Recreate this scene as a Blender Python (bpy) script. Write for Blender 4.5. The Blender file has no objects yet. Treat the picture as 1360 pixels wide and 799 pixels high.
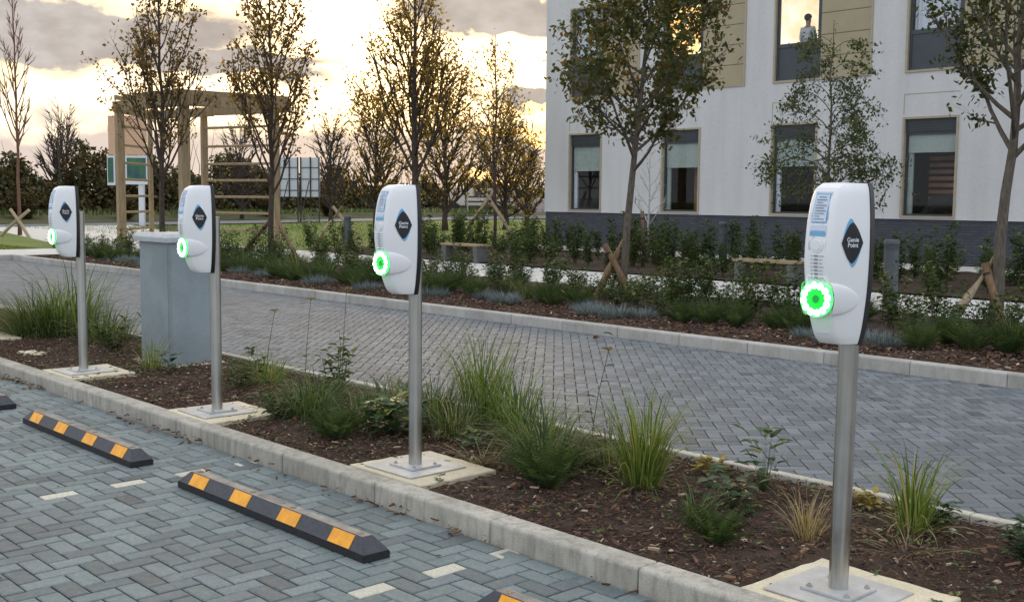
import bpy, bmesh, math, random
import numpy as np
from mathutils import Vector, Matrix
R = math.radians
PI = math.pi
rng = random.Random(11)
sc = bpy.context.scene
COL = sc.collection

# ------------------------------------------------------------------ camera
F, PITCH, YAW, ROLL, EYE = 1505.955, 0.0905594, 0.823145, 0.00883652, 1.667
fw = Vector((-math.sin(YAW) * math.cos(PITCH), math.cos(YAW) * math.cos(PITCH), -math.sin(PITCH)))
ri = fw.cross(Vector((0, 0, 1))).normalized()
up = ri.cross(fw)
cr, sr = math.cos(ROLL), math.sin(ROLL)
ri, up = cr * ri + sr * up, -sr * ri + cr * up
cam = bpy.data.cameras.new('camera')
cam.sensor_width = 36
cam.lens = 36 * F / 1360
cam.clip_start = 0.05
cam.clip_end = 3000
cob = bpy.data.objects.new('camera', cam)
COL.objects.link(cob)
m = Matrix.Identity(4)
for k, v in enumerate((ri, up, -fw)):
    for j in range(3):
        m[j][k] = v[j]
m.translation = Vector((0, 0, EYE))
cob.matrix_world = m
sc.camera = cob

def seen(x, y, z=0.0, margin=0):
    v = Vector((x, y, z - EYE))
    d = v.dot(fw)
    if d < 0.3:
        return None
    px = 680 + F * v.dot(ri) / d
    py = 399.5 - F * v.dot(up) / d
    if -margin < px < 1360 + margin and -margin < py < 799 + margin:
        return d
    return None

# ------------------------------------------------------------------ sky and sun
SUN_AZ, SUN_EL = 50.0, 5.0     # azimuth measured from +Y towards -X
w = bpy.data.worlds.new("World")
sc.world = w
w.use_nodes = True
NT = w.node_tree
NT.nodes.clear()
LK = NT.links.new
def N(t, **kw):
    n = NT.nodes.new(t)
    for k, v in kw.items():
        setattr(n, k, v)
    return n
def M(op, a, b=None, c=None, clamp=False):
    n = N('ShaderNodeMath', operation=op, use_clamp=clamp)
    for i, v in enumerate((a, b, c)):
        if v is None:
            continue
        if isinstance(v, (int, float)):
            n.inputs[i].default_value = v
        else:
            LK(v, n.inputs[i])
    return n.outputs[0]
def MIX(f, a, b):
    n = N('ShaderNodeMix', data_type='RGBA')
    for i, v in ((0, f), (6, a), (7, b)):
        if isinstance(v, (int, float)):
            n.inputs[i].default_value = v
        elif isinstance(v, tuple):
            n.inputs[i].default_value = (*v, 1)
        else:
            LK(v, n.inputs[i])
    return n.outputs[2]
def SS(x, lo, hi):
    n = N('ShaderNodeMapRange', interpolation_type='SMOOTHSTEP')
    LK(x, n.inputs[0])
    n.inputs[1].default_value = lo
    n.inputs[2].default_value = hi
    return n.outputs[0]
tc = N('ShaderNodeTexCoord')
sep = N('ShaderNodeSeparateXYZ')
LK(tc.outputs['Generated'], sep.inputs[0])
X, Y, Z = sep.outputs
el = M('MULTIPLY', M('ARCSINE', Z), 180 / PI)
az = M('MULTIPLY', M('ARCTAN2', M('MULTIPLY', X, -1.0), Y), 180 / PI)
ns = N('ShaderNodeTexNoise')
ns.inputs['Scale'].default_value = 9
ns.inputs['Detail'].default_value = 7
ns.inputs['Roughness'].default_value = 0.6
mp = N('ShaderNodeMapping')
mp.inputs['Scale'].default_value = (1, 1, 2.2)
LK(tc.outputs['Generated'], mp.inputs[0])
LK(mp.outputs[0], ns.inputs[0])
sn = N('ShaderNodeSeparateColor')
LK(ns.outputs['Color'], sn.inputs[0])
nb = N('ShaderNodeTexNoise')
nb.inputs['Scale'].default_value = 30
nb.inputs['Detail'].default_value = 5
LK(mp.outputs[0], nb.inputs[0])
fine = M('SUBTRACT', nb.outputs[0], 0.5)
azw = M('ADD', az, M('MULTIPLY', M('SUBTRACT', sn.outputs[0], 0.5), 7.0))
elw = M('ADD', M('ADD', el, M('MULTIPLY', M('SUBTRACT', sn.outputs[1], 0.5), 4.2)), M('MULTIPLY', fine, 1.6))
def blob(a, e, ra, re, soft=0.42):
    dx = M('DIVIDE', M('SUBTRACT', azw, a), ra)
    dy = M('DIVIDE', M('SUBTRACT', elw, e), re)
    r2 = M('ADD', M('MULTIPLY', dx, dx), M('MULTIPLY', dy, dy))
    return M('SUBTRACT', 1.0, SS(r2, 1 - soft, 1 + soft))
def vmax(*a):
    r = a[0]
    for b in a[1:]:
        r = M('MAXIMUM', r, b)
    return r
# the real cloud banks over the sunset
clouds = vmax(blob(68.5, 7.4, 9.5, 1.95), blob(61.5, 6.1, 5, .55), blob(48.0, 8.8, 6.0, 1.15), blob(45.6, 5.1, 2.6, 0.55),
              blob(78, 9.5, 7, 2.6), blob(38, 6.4, 7, 1.3), blob(28, 9.5, 9, 1.9), blob(72, 10.6, 4.5, 1.0))
clouds = M('MULTIPLY', clouds, 0.97)
# broken cloud everywhere higher up
gen = SS(ns.outputs[0], 0.47, 0.62)
high = SS(el, 9.5, 16.0)
gen = M('MULTIPLY', gen, high)
clouds = M('MAXIMUM', clouds, gen)
# how near the sunset a direction is
sd = Vector((-math.sin(R(SUN_AZ)) * math.cos(R(SUN_EL)), math.cos(R(SUN_AZ)) * math.cos(R(SUN_EL)), math.sin(R(SUN_EL))))
dt = N('ShaderNodeVectorMath', operation='DOT_PRODUCT')
LK(tc.outputs['Generated'], dt.inputs[0])
dt.inputs[1].default_value = sd
near = SS(dt.outputs['Value'], 0.45, 1.0)
nearer = SS(dt.outputs['Value'], 0.955, 1.0)
sky = N('ShaderNodeTexSky', sky_type='NISHITA')
sky.sun_disc = False
sky.sun_elevation = R(SUN_EL)
sky.sun_rotation = R(-SUN_AZ)
sky.air_density = 1.0
sky.dust_density = 2.0
skc = N('ShaderNodeVectorMath', operation='SCALE')
LK(sky.outputs[0], skc.inputs[0])
skc.inputs['Scale'].default_value = 0.10
# thin bright veil of lit haze
veil = MIX(near, (0.90, 0.96, 1.06), (1.32, 1.15, 0.88))
veil = MIX(nearer, veil, (1.9, 1.5, 0.95))
clear = MIX(0.82, skc.outputs[0], veil)
tone = M('ADD', M('MULTIPLY', sn.outputs[2], 0.6), M('MULTIPLY', fine, 0.9))
ctone = SS(tone, 0.10, 0.55)
cwarm = MIX(ctone, (0.23, 0.218, 0.232), (0.375, 0.36, 0.37))
ccool = MIX(ctone, (0.62, 0.67, 0.76), (0.98, 1.04, 1.14))
ccol = MIX(near, ccool, cwarm)
body = MIX(clouds, clear, ccol)
# glowing cloud edges
edge = M('MULTIPLY', M('MULTIPLY', clouds, M('SUBTRACT', 1.0, clouds)), 4.0)
edge = M('MULTIPLY', edge, near)
body = MIX(M('MULTIPLY', edge, 0.65), body, (1.5, 1.12, 0.62))
# pinkish bank of haze along the horizon
hz = M('SUBTRACT', 1.0, SS(M('ADD', elw, M('MULTIPLY', fine, 0.8)), 2.7, 4.3))
hcol = MIX(near, (0.62, 0.64, 0.70), (0.52, 0.44, 0.395))
body = MIX(M('MULTIPLY', hz, 0.92), body, hcol)
# bright slots of the setting sun in it
slot = vmax(blob(45.8, 2.9, 2.6, 0.30), blob(47.5, 1.3, 1.6, 0.28), blob(45.4, 4.4, 2.0, .22))
body = MIX(slot, body, (2.3, 1.35, 0.5))
bg = N('ShaderNodeBackground')
LK(body, bg.inputs[0])
bg.inputs[1].default_value = 1.0
out = N('ShaderNodeOutputWorld')
LK(bg.outputs[0], out.inputs[0])

sun = bpy.data.lights.new('sun', 'SUN')
sun.energy = 1.5
sun.angle = R(10)
sun.color = (1.0, 0.72, 0.42)
so = bpy.data.objects.new('sun', sun)
so.rotation_euler = (-sd).to_track_quat('-Z', 'Y').to_euler()
so.location = (-30, 30, 40)
COL.objects.link(so)
sc.view_settings.view_transform = 'Standard'
sc.view_settings.look = 'None'
sc.view_settings.exposure = 0.48
sc.view_settings.gamma = 1.0

# ------------------------------------------------------------------ materials
def nodes(name):
    mt = bpy.data.materials.new(name)
    mt.use_nodes = True
    nt = mt.node_tree
    return mt, nt, nt.nodes['Principled BSDF']
def mixc(nt, fac, a, b, mode='MIX'):
    n = nt.nodes.new('ShaderNodeMix')
    n.data_type = 'RGBA'
    n.blend_type = mode
    for i, v in ((0, fac), (6, a), (7, b)):
        if isinstance(v, (int, float)):
            n.inputs[i].default_value = v
        elif isinstance(v, tuple):
            n.inputs[i].default_value = (*v[:3], 1)
        else:
            nt.links.new(v, n.inputs[i])
    return n.outputs[2]
def mathn(nt, op, a, b=None, clamp=False):
    n = nt.nodes.new('ShaderNodeMath')
    n.operation = op
    n.use_clamp = clamp
    for i, v in enumerate((a, b)):
        if v is None: continue
        if isinstance(v, (int, float)): n.inputs[i].default_value = v
        else: nt.links.new(v, n.inputs[i])
    return n.outputs[0]
def noise(nt, scale, detail=4, coord='Object', stretch=None, rough=0.6):
    t = nt.nodes.new('ShaderNodeTexCoord')
    n = nt.nodes.new('ShaderNodeTexNoise')
    n.inputs['Scale'].default_value = scale
    n.inputs['Detail'].default_value = detail
    n.inputs['Roughness'].default_value = rough
    src = t.outputs[coord]
    if coord == 'World':
        pass
    if stretch:
        mp = nt.nodes.new('ShaderNodeMapping')
        mp.inputs['Scale'].default_value = stretch
        nt.links.new(src, mp.inputs[0])
        src = mp.outputs[0]
    nt.links.new(src, n.inputs[0])
    return n.outputs[0]
def wnoise(nt, scale, detail=4, stretch=None, rough=0.6):
    g = nt.nodes.new('ShaderNodeNewGeometry')
    n = nt.nodes.new('ShaderNodeTexNoise')
    n.inputs['Scale'].default_value = scale
    n.inputs['Detail'].default_value = detail
    n.inputs['Roughness'].default_value = rough
    src = g.outputs['Position']
    if stretch:
        mp = nt.nodes.new('ShaderNodeMapping')
        mp.inputs['Scale'].default_value = stretch
        nt.links.new(src, mp.inputs[0])
        src = mp.outputs[0]
    nt.links.new(src, n.inputs[0])
    return n.outputs[0]
def ramp(nt, fac, stops):
    n = nt.nodes.new('ShaderNodeValToRGB')
    cr_ = n.color_ramp
    while len(cr_.elements) > 1:
        cr_.elements.remove(cr_.elements[-1])
    for i, (p, c) in enumerate(stops):
        e = cr_.elements[0] if i == 0 else cr_.elements.new(p)
        e.position = p
        e.color = (*c, 1) if len(c) == 3 else c
    nt.links.new(fac, n.inputs[0])
    return n.outputs[0]
def bump(nt, p, h, strength=0.3, dist=0.01):
    b = nt.nodes.new('ShaderNodeBump')
    b.inputs['Strength'].default_value = strength
    b.inputs['Distance'].default_value = dist
    nt.links.new(h, b.inputs['Height'])
    nt.links.new(b.outputs[0], p.inputs['Normal'])
def simple(name, c1, c2=None, rough=0.6, metal=0.0, scale=8, bstr=0.0, stretch=None, spec=None, bdist=0.01, detail=5, contrast=(0.35, 0.65)):
    mt, nt, p = nodes(name)
    p.inputs['Roughness'].default_value = rough
    p.inputs['Metallic'].default_value = metal
    if spec is not None:
        p.inputs['Specular IOR Level'].default_value = spec
    if c2 is None:
        c2 = tuple(v * 0.8 for v in c1)
    n = wnoise(nt, scale, detail, stretch)
    c = ramp(nt, n, [(contrast[0], c2), (contrast[1], c1)])
    nt.links.new(c, p.inputs['Base Color'])
    if bstr:
        bump(nt, p, wnoise(nt, scale * 5, 4, stretch), bstr, bdist)
    return mt
def emit(name, col, s):
    mt, nt, p = nodes(name)
    p.inputs['Base Color'].default_value = (*col, 1)
    p.inputs['Emission Color'].default_value = (*col, 1)
    p.inputs['Emission Strength'].default_value = s
    return mt
def varval(nt):
    a = nt.nodes.new('ShaderNodeAttribute')
    a.attribute_name = 'var'
    o = nt.nodes.new('ShaderNodeObjectInfo')
    s = mathn(nt, 'ADD', a.outputs['Fac'], o.outputs['Random'])
    return mathn(nt, 'FRACT', s)
def attrval(nt, k='var'):
    a = nt.nodes.new('ShaderNodeAttribute')
    a.attribute_name = k
    return a.outputs['Fac']

def brick_mat(name, stops, dirt, rough=0.62, big=0.9):
    mt, nt, p = nodes(name)
    v = varval(nt)
    c = ramp(nt, v, stops)
    f = wnoise(nt, 60, 5)
    c = mixc(nt, 0.55, c, ramp(nt, f, [(0.3, (0.62,) * 3), (0.7, (1.35,) * 3)]), 'MULTIPLY')
    b = wnoise(nt, big, 4)
    c = mixc(nt, mathn(nt, 'MULTIPLY', ramp(nt, b, [(0.48, (0,) * 3), (0.66, (1,) * 3)]), 0.5), c, dirt)
    b2 = wnoise(nt, 5.0, 5)
    c = mixc(nt, ramp(nt, b2, [(0.58, (0,) * 3), (0.75, (.45,) * 3)]), c, dirt)
    nt.links.new(c, p.inputs['Base Color'])
    r = ramp(nt, wnoise(nt, 20, 4), [(0.3, (rough - .12,) * 3), (0.7, (rough + .15,) * 3)])
    nt.links.new(r, p.inputs['Roughness'])
    p.inputs['Specular IOR Level'].default_value = 0.5
    bump(nt, p, wnoise(nt, 220, 3), 0.35, 0.004)
    return mt
MB = brick_mat('parking_block_paving', [(0.0, (0.105, 0.128, 0.132)), (0.3, (0.150, 0.185, 0.188)), (0.62, (0.195, 0.235, 0.235)), (0.9, (0.165, 0.195, 0.205)), (1.0, (0.085, 0.095, 0.097))], (0.100, 0.112, 0.112))
MR = brick_mat('road_block_paving', [(0.0, (0.100, 0.114, 0.128)), (0.5, (0.142, 0.160, 0.178)), (0.92, (0.180, 0.198, 0.215)), (1.0, (0.075, 0.080, 0.085))], (0.105, 0.117, 0.130), big=0.5)
MWHITEB = brick_mat('cream_marker_brick', [(0.0, (0.50, 0.47, 0.38)), (1.0, (0.60, 0.57, 0.46))], (0.36, 0.34, 0.27))
MJOINT = simple('joint_sand', (0.032, 0.033, 0.03), (0.012, 0.013, 0.012), 0.95, scale=25, bstr=0.5)
MKERB = None
def concrete(name, c1, c2, streak=0.5):
    mt, nt, p = nodes(name)
    c = ramp(nt, wnoise(nt, 3.5, 6), [(0.3, c2), (0.65, c1)])
    f = wnoise(nt, 130, 4)
    c = mixc(nt, 0.6, c, ramp(nt, f, [(0.3, (0.66,) * 3), (0.68, (1.25,) * 3)]), 'MULTIPLY')
    s = wnoise(nt, 22, 4, (1, 1, 0.22))
    c = mixc(nt, mathn(nt, 'MULTIPLY', ramp(nt, s, [(0.45, (0,) * 3), (0.7, (1,) * 3)]), streak), c, tuple(v * 0.45 for v in c2))
    v = varval(nt)
    c = mixc(nt, 0.5, c, ramp(nt, v, [(0, (0.80,) * 3), (1, (1.12,) * 3)]), 'MULTIPLY')
    nt.links.new(c, p.inputs['Base Color'])
    p.inputs['Roughness'].default_value = 0.85
    bump(nt, p, f, 0.5, 0.004)
    return mt
MKERB = concrete('kerb_concrete', (0.52, 0.485, 0.41), (0.33, 0.31, 0.26), 0.55)
MKERB2 = concrete('far_kerb_concrete', (0.48, 0.46, 0.42), (0.36, 0.34, 0.30), 0.25)
MPAD = concrete('sandy_concrete', (0.72, 0.63, 0.46), (0.58, 0.50, 0.35), 0.15)
MEDGE = concrete('pale_edging', (0.60, 0.56, 0.47), (0.42, 0.39, 0.31), 0.3)
MPATH = simple('pale_path_concrete', (0.66, 0.64, 0.60), (0.54, 0.52, 0.49), 0.85, scale=1.5, bstr=0.15)
MSOIL = simple('dark_soil', (0.085, 0.047, 0.027), (0.028, 0.016, 0.010), 0.95, scale=14, bstr=1.0, bdist=0.02)
def chipmat():
    mt, nt, p = nodes('bark_chips')
    c = ramp(nt, attrval(nt), [(0.0, (0.024, 0.012, 0.007)), (0.45, (0.078, 0.038, 0.022)), (0.8, (0.15, 0.075, 0.042)), (0.955, (0.22, 0.125, 0.07)), (0.975, (0.40, 0.31, 0.21)), (1, (0.5, 0.42, 0.3))])
    nt.links.new(c, p.inputs['Base Color'])
    p.inputs['Roughness'].default_value = 0.8
    return mt
MCHIP = chipmat()
def steel():
    mt, nt, p = nodes('brushed_stainless_steel')
    n = noise(nt, 40, 4, 'Object', (1, 1, 0.02))
    nt.links.new(ramp(nt, n, [(0.35, (0.42, 0.41, 0.38)), (0.65, (0.60, 0.585, 0.55))]), p.inputs['Base Color'])
    nt.links.new(ramp(nt, noise(nt, 6, 5), [(0.3, (0.26,) * 3), (0.7, (0.42,) * 3)]), p.inputs['Roughness'])
    p.inputs['Metallic'].default_value = 1.0
    return mt
MSTEEL = steel()
MPLATE = simple('pale_steel_plate', (0.56, 0.56, 0.56), (0.44, 0.44, 0.43), 0.5, 0.35, scale=9)
MSHELL = simple('white_plastic_shell', (0.86, 0.865, 0.875), (0.82, 0.825, 0.84), 0.3, scale=3)
MBLACK = simple('black_plastic', (0.012, 0.012, 0.014), None, 0.35)
MNAVY = simple('dark_navy_print', (0.008, 0.014, 0.022), None, 0.3)
MBLUE = simple('light_blue_print', (0.17, 0.45, 0.72), (0.15, 0.40, 0.66), 0.35)
MTEXT = simple('white_lettering', (0.85, 0.86, 0.88), None, 0.4)
MSTICK = simple('pale_blue_sticker', (0.62, 0.70, 0.82), (0.60, 0.67, 0.79), 0.3)
MGREYP = simple('grey_print', (0.24, 0.27, 0.31), None, 0.5)
MRECESS = simple('off_white_recess', (0.64, 0.655, 0.68), None, 0.4)
MGREEN = emit('lit_green_led_ring', (0.04, 1.0, 0.10), 2.4)
MGREEN2 = emit('green_lit_socket_cover', (0.0, 0.50, 0.03), 0.75)
MGREEN3 = emit('dim_green_socket_centre', (0.0, 0.22, 0.02), 0.6)
MLED = emit('bright_led', (0.75, 1.0, 0.82), 7.0)
def galv():
    mt, nt, p = nodes('galvanised_steel')
    v = nt.nodes.new('ShaderNodeTexVoronoi')
    v.inputs['Scale'].default_value = 120
    g = nt.nodes.new('ShaderNodeNewGeometry')
    nt.links.new(g.outputs['Position'], v.inputs[0])
    h = nt.nodes.new('ShaderNodeSeparateColor')
    nt.links.new(v.outputs['Color'], h.inputs[0])
    c = ramp(nt, h.outputs[0], [(0, (0.245, 0.29, 0.31)), (1, (0.285, 0.33, 0.35))])
    c = mixc(nt, 0.5, c, ramp(nt, wnoise(nt, 2.2, 5), [(0.35, (0.72,) * 3), (0.65, (1.2,) * 3)]), 'MULTIPLY')
    nt.links.new(c, p.inputs['Base Color'])
    p.inputs['Metallic'].default_value = 0.25
    p.inputs['Roughness'].default_value = 0.55
    return mt
MGALV = galv()
MLID = simple('pale_galvanised_lid', (0.50, 0.52, 0.54), (0.42, 0.44, 0.46), 0.5, 0.2, scale=12)
MRUB = simple('black_rubber', (0.018, 0.018, 0.02), (0.011, 0.011, 0.012), 0.75, scale=30, bstr=0.4, bdist=0.003)
MRUBG = simple('worn_dark_rubber', (0.060, 0.061, 0.072), (0.040, 0.041, 0.05), 0.6, scale=40, bstr=0.35, bdist=0.003)
MDUST = simple('dusty_rubber_top', (0.36, 0.32, 0.27), (0.20, 0.18, 0.16), 0.8, scale=9)
MORANGE = simple('orange_reflective_sheet', (1.0, 0.43, 0.012), (0.78, 0.31, 0.015), 0.5, scale=16, bstr=0.2, bdist=0.002)
def render_wall():
    mt, nt, p = nodes('white_render_wall')
    c = ramp(nt, wnoise(nt, 0.45, 6), [(0.3, (0.61, 0.605, 0.595)), (0.7, (0.65, 0.645, 0.635))])
    st = ramp(nt, wnoise(nt, 2.2, 5, (1, 1, 0.10)), [(0.45, (1.0,) * 3), (0.75, (0.88, 0.87, 0.85))])
    c = mixc(nt, 0.8, c, st, 'MULTIPLY')
    c = mixc(nt, 0.5, c, ramp(nt, wnoise(nt, 26, 4), [(0.3, (0.93,) * 3), (0.7, (1.06,) * 3)]), 'MULTIPLY')
    nt.links.new(c, p.inputs['Base Color'])
    p.inputs['Roughness'].default_value = 0.92
    bump(nt, p, wnoise(nt, 9, 5), 0.5, 0.02)
    return mt
MREND = render_wall()
def plinth():
    mt, nt, p = nodes('dark_grey_brick_plinth')
    g = nt.nodes.new('ShaderNodeNewGeometry')
    mp = nt.nodes.new('ShaderNodeMapping')
    mp.inputs['Rotation'].default_value = (R(90), 0, 0)
    nt.links.new(g.outputs['Position'], mp.inputs[0])
    b = nt.nodes.new('ShaderNodeTexBrick')
    b.inputs['Scale'].default_value = 1
    b.inputs['Brick Width'].default_value = 0.225
    b.inputs['Row Height'].default_value = 0.075
    b.inputs['Mortar Size'].default_value = 0.006
    b.inputs['Color1'].default_value = (0.050, 0.054, 0.066, 1)
    b.inputs['Color2'].default_value = (0.070, 0.074, 0.088, 1)
    b.inputs['Mortar'].default_value = (0.035, 0.036, 0.042, 1)
    nt.links.new(mp.outputs[0], b.inputs[0])
    nt.links.new(b.outputs[0], p.inputs['Base Color'])
    p.inputs['Roughness'].default_value = 0.8
    bump(nt, p, mathn(nt, 'SUBTRACT', 1.0, b.outputs[1]), 0.6, 0.01)
    return mt
MPLINTH = plinth()
MTIMF = simple('beige_window_surround', (0.42, 0.36, 0.265), (0.37, 0.315, 0.23), 0.7, scale=6)
MPANEL = simple('tan_cladding', (0.40, 0.335, 0.215), (0.365, 0.305, 0.19), 0.65, scale=2)
MGFRAME = simple('anthracite_frame', (0.050, 0.060, 0.070), (0.042, 0.050, 0.058), 0.45, scale=5)
MBLIND = simple('pale_green_blind', (0.40, 0.455, 0.42), (0.33, 0.385, 0.355), 0.8, scale=12)
MCURT = simple('white_net_curtain', (0.80, 0.81, 0.88), (0.60, 0.62, 0.70), 0.9, scale=6, stretch=(6, 6, 0.1))
MDARK = simple('dark_interior', (0.02, 0.018, 0.016), (0.01, 0.01, 0.009), 0.9)
MBROWN = simple('brown_interior_slat', (0.42, 0.20, 0.09), (0.26, 0.12, 0.05), 0.6, scale=4)
MINT = simple('interior_wall', (0.24, 0.27, 0.27), None, 0.9)
def warmlit(nm, sc_, stops, st):
    mt, nt, p = nodes(nm)
    c = ramp(nt, wnoise(nt, sc_, 5), stops)
    nt.links.new(c, p.inputs['Emission Color'])
    nt.links.new(c, p.inputs['Base Color'])
    p.inputs['Emission Strength'].default_value = st
    return mt
MWARM = warmlit('gold_leafy_glow', 5.5, [(0.38, (0.45, 0.16, 0.02)), (0.47, (1.0, 0.50, 0.10)), (0.56, (1.0, 0.85, 0.45))], 1.3)  # golden shine of the pane, with leaf-like mottling, put into the emission
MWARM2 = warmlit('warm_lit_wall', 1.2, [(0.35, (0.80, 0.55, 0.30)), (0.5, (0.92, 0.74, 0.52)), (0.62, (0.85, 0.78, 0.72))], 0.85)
def glass():
    mt = bpy.data.materials.new('window_glass')
    mt.use_nodes = True
    nt = mt.node_tree
    nt.nodes.clear()
    o = nt.nodes.new('ShaderNodeOutputMaterial')
    t = nt.nodes.new('ShaderNodeBsdfTransparent')
    t.inputs[0].default_value = (0.95, 0.965, 0.96, 1)
    gl = nt.nodes.new('ShaderNodeBsdfGlossy')
    gl.inputs['Roughness'].default_value = 0.02
    fr = nt.nodes.new('ShaderNodeFresnel')
    fr.inputs[0].default_value = 1.5
    mx = nt.nodes.new('ShaderNodeMixShader')
    ge = nt.nodes.new('ShaderNodeNewGeometry')
    nt.links.new(mathn(nt, 'MULTIPLY', mathn(nt, 'MULTIPLY', fr.outputs[0], 0.8), mathn(nt, 'SUBTRACT', 1.0, ge.outputs['Backfacing'])), mx.inputs[0])
    nt.links.new(t.outputs[0], mx.inputs[1])
    nt.links.new(gl.outputs[0], mx.inputs[2])
    nt.links.new(mx.outputs[0], o.inputs[0])
    return mt
MGLASS = glass()
MTIMBER = simple('pale_treated_timber', (0.36, 0.27, 0.155), (0.24, 0.175, 0.10), 0.75, scale=5, stretch=(3, 3, 0.4), bstr=0.2)
MSTAKE = simple('round_timber_stake', (0.27, 0.165, 0.085), (0.13, 0.08, 0.042), 0.75, scale=7, stretch=(4, 4, 0.6), bstr=0.3)
MSTAKEP = simple('pale_timber_stake', (0.46, 0.36, 0.23), (0.33, 0.25, 0.16), 0.75, scale=7, stretch=(4, 4, 0.6), bstr=0.3)
MTIE = simple('rubber_tree_tie', (0.02, 0.018, 0.016), None, 0.7)
MDARKT = simple('dark_weathered_timber', (0.10, 0.075, 0.05), (0.06, 0.045, 0.03), 0.9)
MBOLL = simple('grey_bollard_metal', (0.085, 0.098, 0.110), (0.07, 0.08, 0.09), 0.5, scale=6)
MBENCHC = simple('bench_concrete', (0.13, 0.13, 0.125), None, 0.8)
MSIGNW = simple('white_sign_face', (0.66, 0.68, 0.72), (0.6, 0.62, 0.66), 0.5)
MSIGNO = simple('sunset_tinted_sign_face', (0.62, 0.40, 0.26), (0.56, 0.34, 0.21), 0.6)  # orange of the reflected sunset is put into the board's base colour
MSIGNG = simple('green_printed_picture', (0.05, 0.16, 0.07), (0.02, 0.07, 0.08), 0.6, scale=1.6)
MGPOLE = simple('grey_pole', (0.42, 0.42, 0.41), None, 0.5, 0.3)
MHBLACK = simple('black_hoarding_frame', (0.02, 0.02, 0.022), None, 0.6)
MTARP = simple('pale_pink_tarpaulin', (0.50, 0.42, 0.42), (0.30, 0.25, 0.26), 0.7, scale=0.9, bstr=0.8, bdist=0.1)
MVAN = simple('off_white_vehicle_paint', (0.66, 0.60, 0.54), None, 0.4)
MASPH = simple('distant_asphalt', (0.17, 0.175, 0.185), (0.14, 0.145, 0.155), 0.9, scale=0.6)
MGRAV = simple('pale_gravel', (0.66, 0.63, 0.57), (0.54, 0.51, 0.46), 0.95, scale=4, bstr=0.4)
def grassmat(name, a, b, c):
    mt, nt, p = nodes(name)
    col = ramp(nt, wnoise(nt, 0.6, 6), [(0.3, a), (0.52, b), (0.75, c)])
    col = mixc(nt, 0.7, col, ramp(nt, wnoise(nt, 18, 4), [(0.3, (0.5,) * 3), (0.7, (1.4,) * 3)]), 'MULTIPLY')
    nt.links.new(col, p.inputs['Base Color'])
    p.inputs['Roughness'].default_value = 0.9
    bump(nt, p, wnoise(nt, 30, 4), 0.8, 0.03)
    return mt
MLAWN = grassmat('lawn_turf', (0.075, 0.12, 0.02), (0.13, 0.19, 0.026), (0.20, 0.23, 0.04))
MVERGE = grassmat('rough_verge', (0.05, 0.06, 0.018), (0.085, 0.085, 0.028), (0.13, 0.12, 0.045))

def leafmat(name, stops, trans=0.35, rough=0.5):
    mt = bpy.data.materials.new(name)
    mt.use_nodes = True
    nt = mt.node_tree
    p = nt.nodes['Principled BSDF']
    v = attrval(nt)
    o = nt.nodes.new('ShaderNodeObjectInfo')
    v = mathn(nt, 'ADD', v, mathn(nt, 'MULTIPLY', mathn(nt, 'SUBTRACT', o.outputs['Random'], 0.5), 0.25), True)
    c = ramp(nt, v, stops)
    nt.links.new(c, p.inputs['Base Color'])
    p.inputs['Roughness'].default_value = rough
    p.inputs['Specular IOR Level'].default_value = 0.35
    tr = nt.nodes.new('ShaderNodeBsdfTranslucent')
    cc = mixc(nt, 1.0, c, (1.5, 1.35, 0.7), 'MULTIPLY')
    nt.links.new(cc, tr.inputs[0])
    mx = nt.nodes.new('ShaderNodeMixShader')
    mx.inputs[0].default_value = trans
    nt.links.new(p.outputs[0], mx.inputs[1])
    nt.links.new(tr.outputs[0], mx.inputs[2])
    nt.links.new(mx.outputs[0], nt.nodes['Material Output'].inputs[0])
    return mt
LG_BRIGHT = leafmat('fresh_grass_blades', [(0, (0.040, 0.075, 0.015)), (0.45, (0.12, 0.19, 0.03)), (0.8, (0.20, 0.27, 0.06)), (0.97, (0.30, 0.30, 0.12)), (1, (0.42, 0.36, 0.20))])
LG_DARK = leafmat('dark_grass_blades', [(0, (0.024, 0.045, 0.014)), (0.5, (0.065, 0.11, 0.03)), (0.85, (0.135, 0.19, 0.06)), (0.97, (0.24, 0.25, 0.12)), (1, (0.36, 0.32, 0.2))])
LG_STRAW = leafmat('straw_grass_blades', [(0, (0.14, 0.10, 0.045)), (0.6, (0.34, 0.27, 0.14)), (1, (0.50, 0.44, 0.27))])
LG_FERN = leafmat('feathery_green_leaves', [(0, (0.028, 0.050, 0.016)), (0.6, (0.062, 0.105, 0.030)), (1, (0.13, 0.17, 0.06))])
LG_BROAD = leafmat('broad_green_leaves', [(0, (0.020, 0.045, 0.018)), (0.6, (0.045, 0.09, 0.032)), (0.9, (0.085, 0.14, 0.055)), (1, (0.20, 0.20, 0.04))], 0.2, 0.4)
LG_LAV = leafmat('grey_blue_foliage', [(0, (0.08, 0.105, 0.11)), (0.6, (0.17, 0.21, 0.22)), (1, (0.30, 0.34, 0.35))], 0.15, 0.8)
LG_HEDGE = leafmat('hedge_leaves', [(0, (0.022, 0.045, 0.014)), (0.5, (0.048, 0.088, 0.024)), (0.85, (0.09, 0.14, 0.038)), (1, (0.18, 0.17, 0.05))], 0.25)
LG_AUT = leafmat('autumn_tree_leaves', [(0, (0.045, 0.036, 0.013)), (0.35, (0.10, 0.068, 0.02)), (0.7, (0.20, 0.13, 0.03)), (1, (0.36, 0.22, 0.045))], 0.5)
LG_MAPLE = leafmat('green_bronze_leaves', [(0, (0.022, 0.034, 0.010)), (0.45, (0.055, 0.07, 0.016)), (0.75, (0.10, 0.095, 0.022)), (1, (0.22, 0.13, 0.03))], 0.35)
LG_BIRCH = leafmat('birch_leaves', [(0, (0.03, 0.05, 0.016)), (0.6, (0.07, 0.10, 0.028)), (1, (0.15, 0.14, 0.035))], 0.35)
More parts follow.
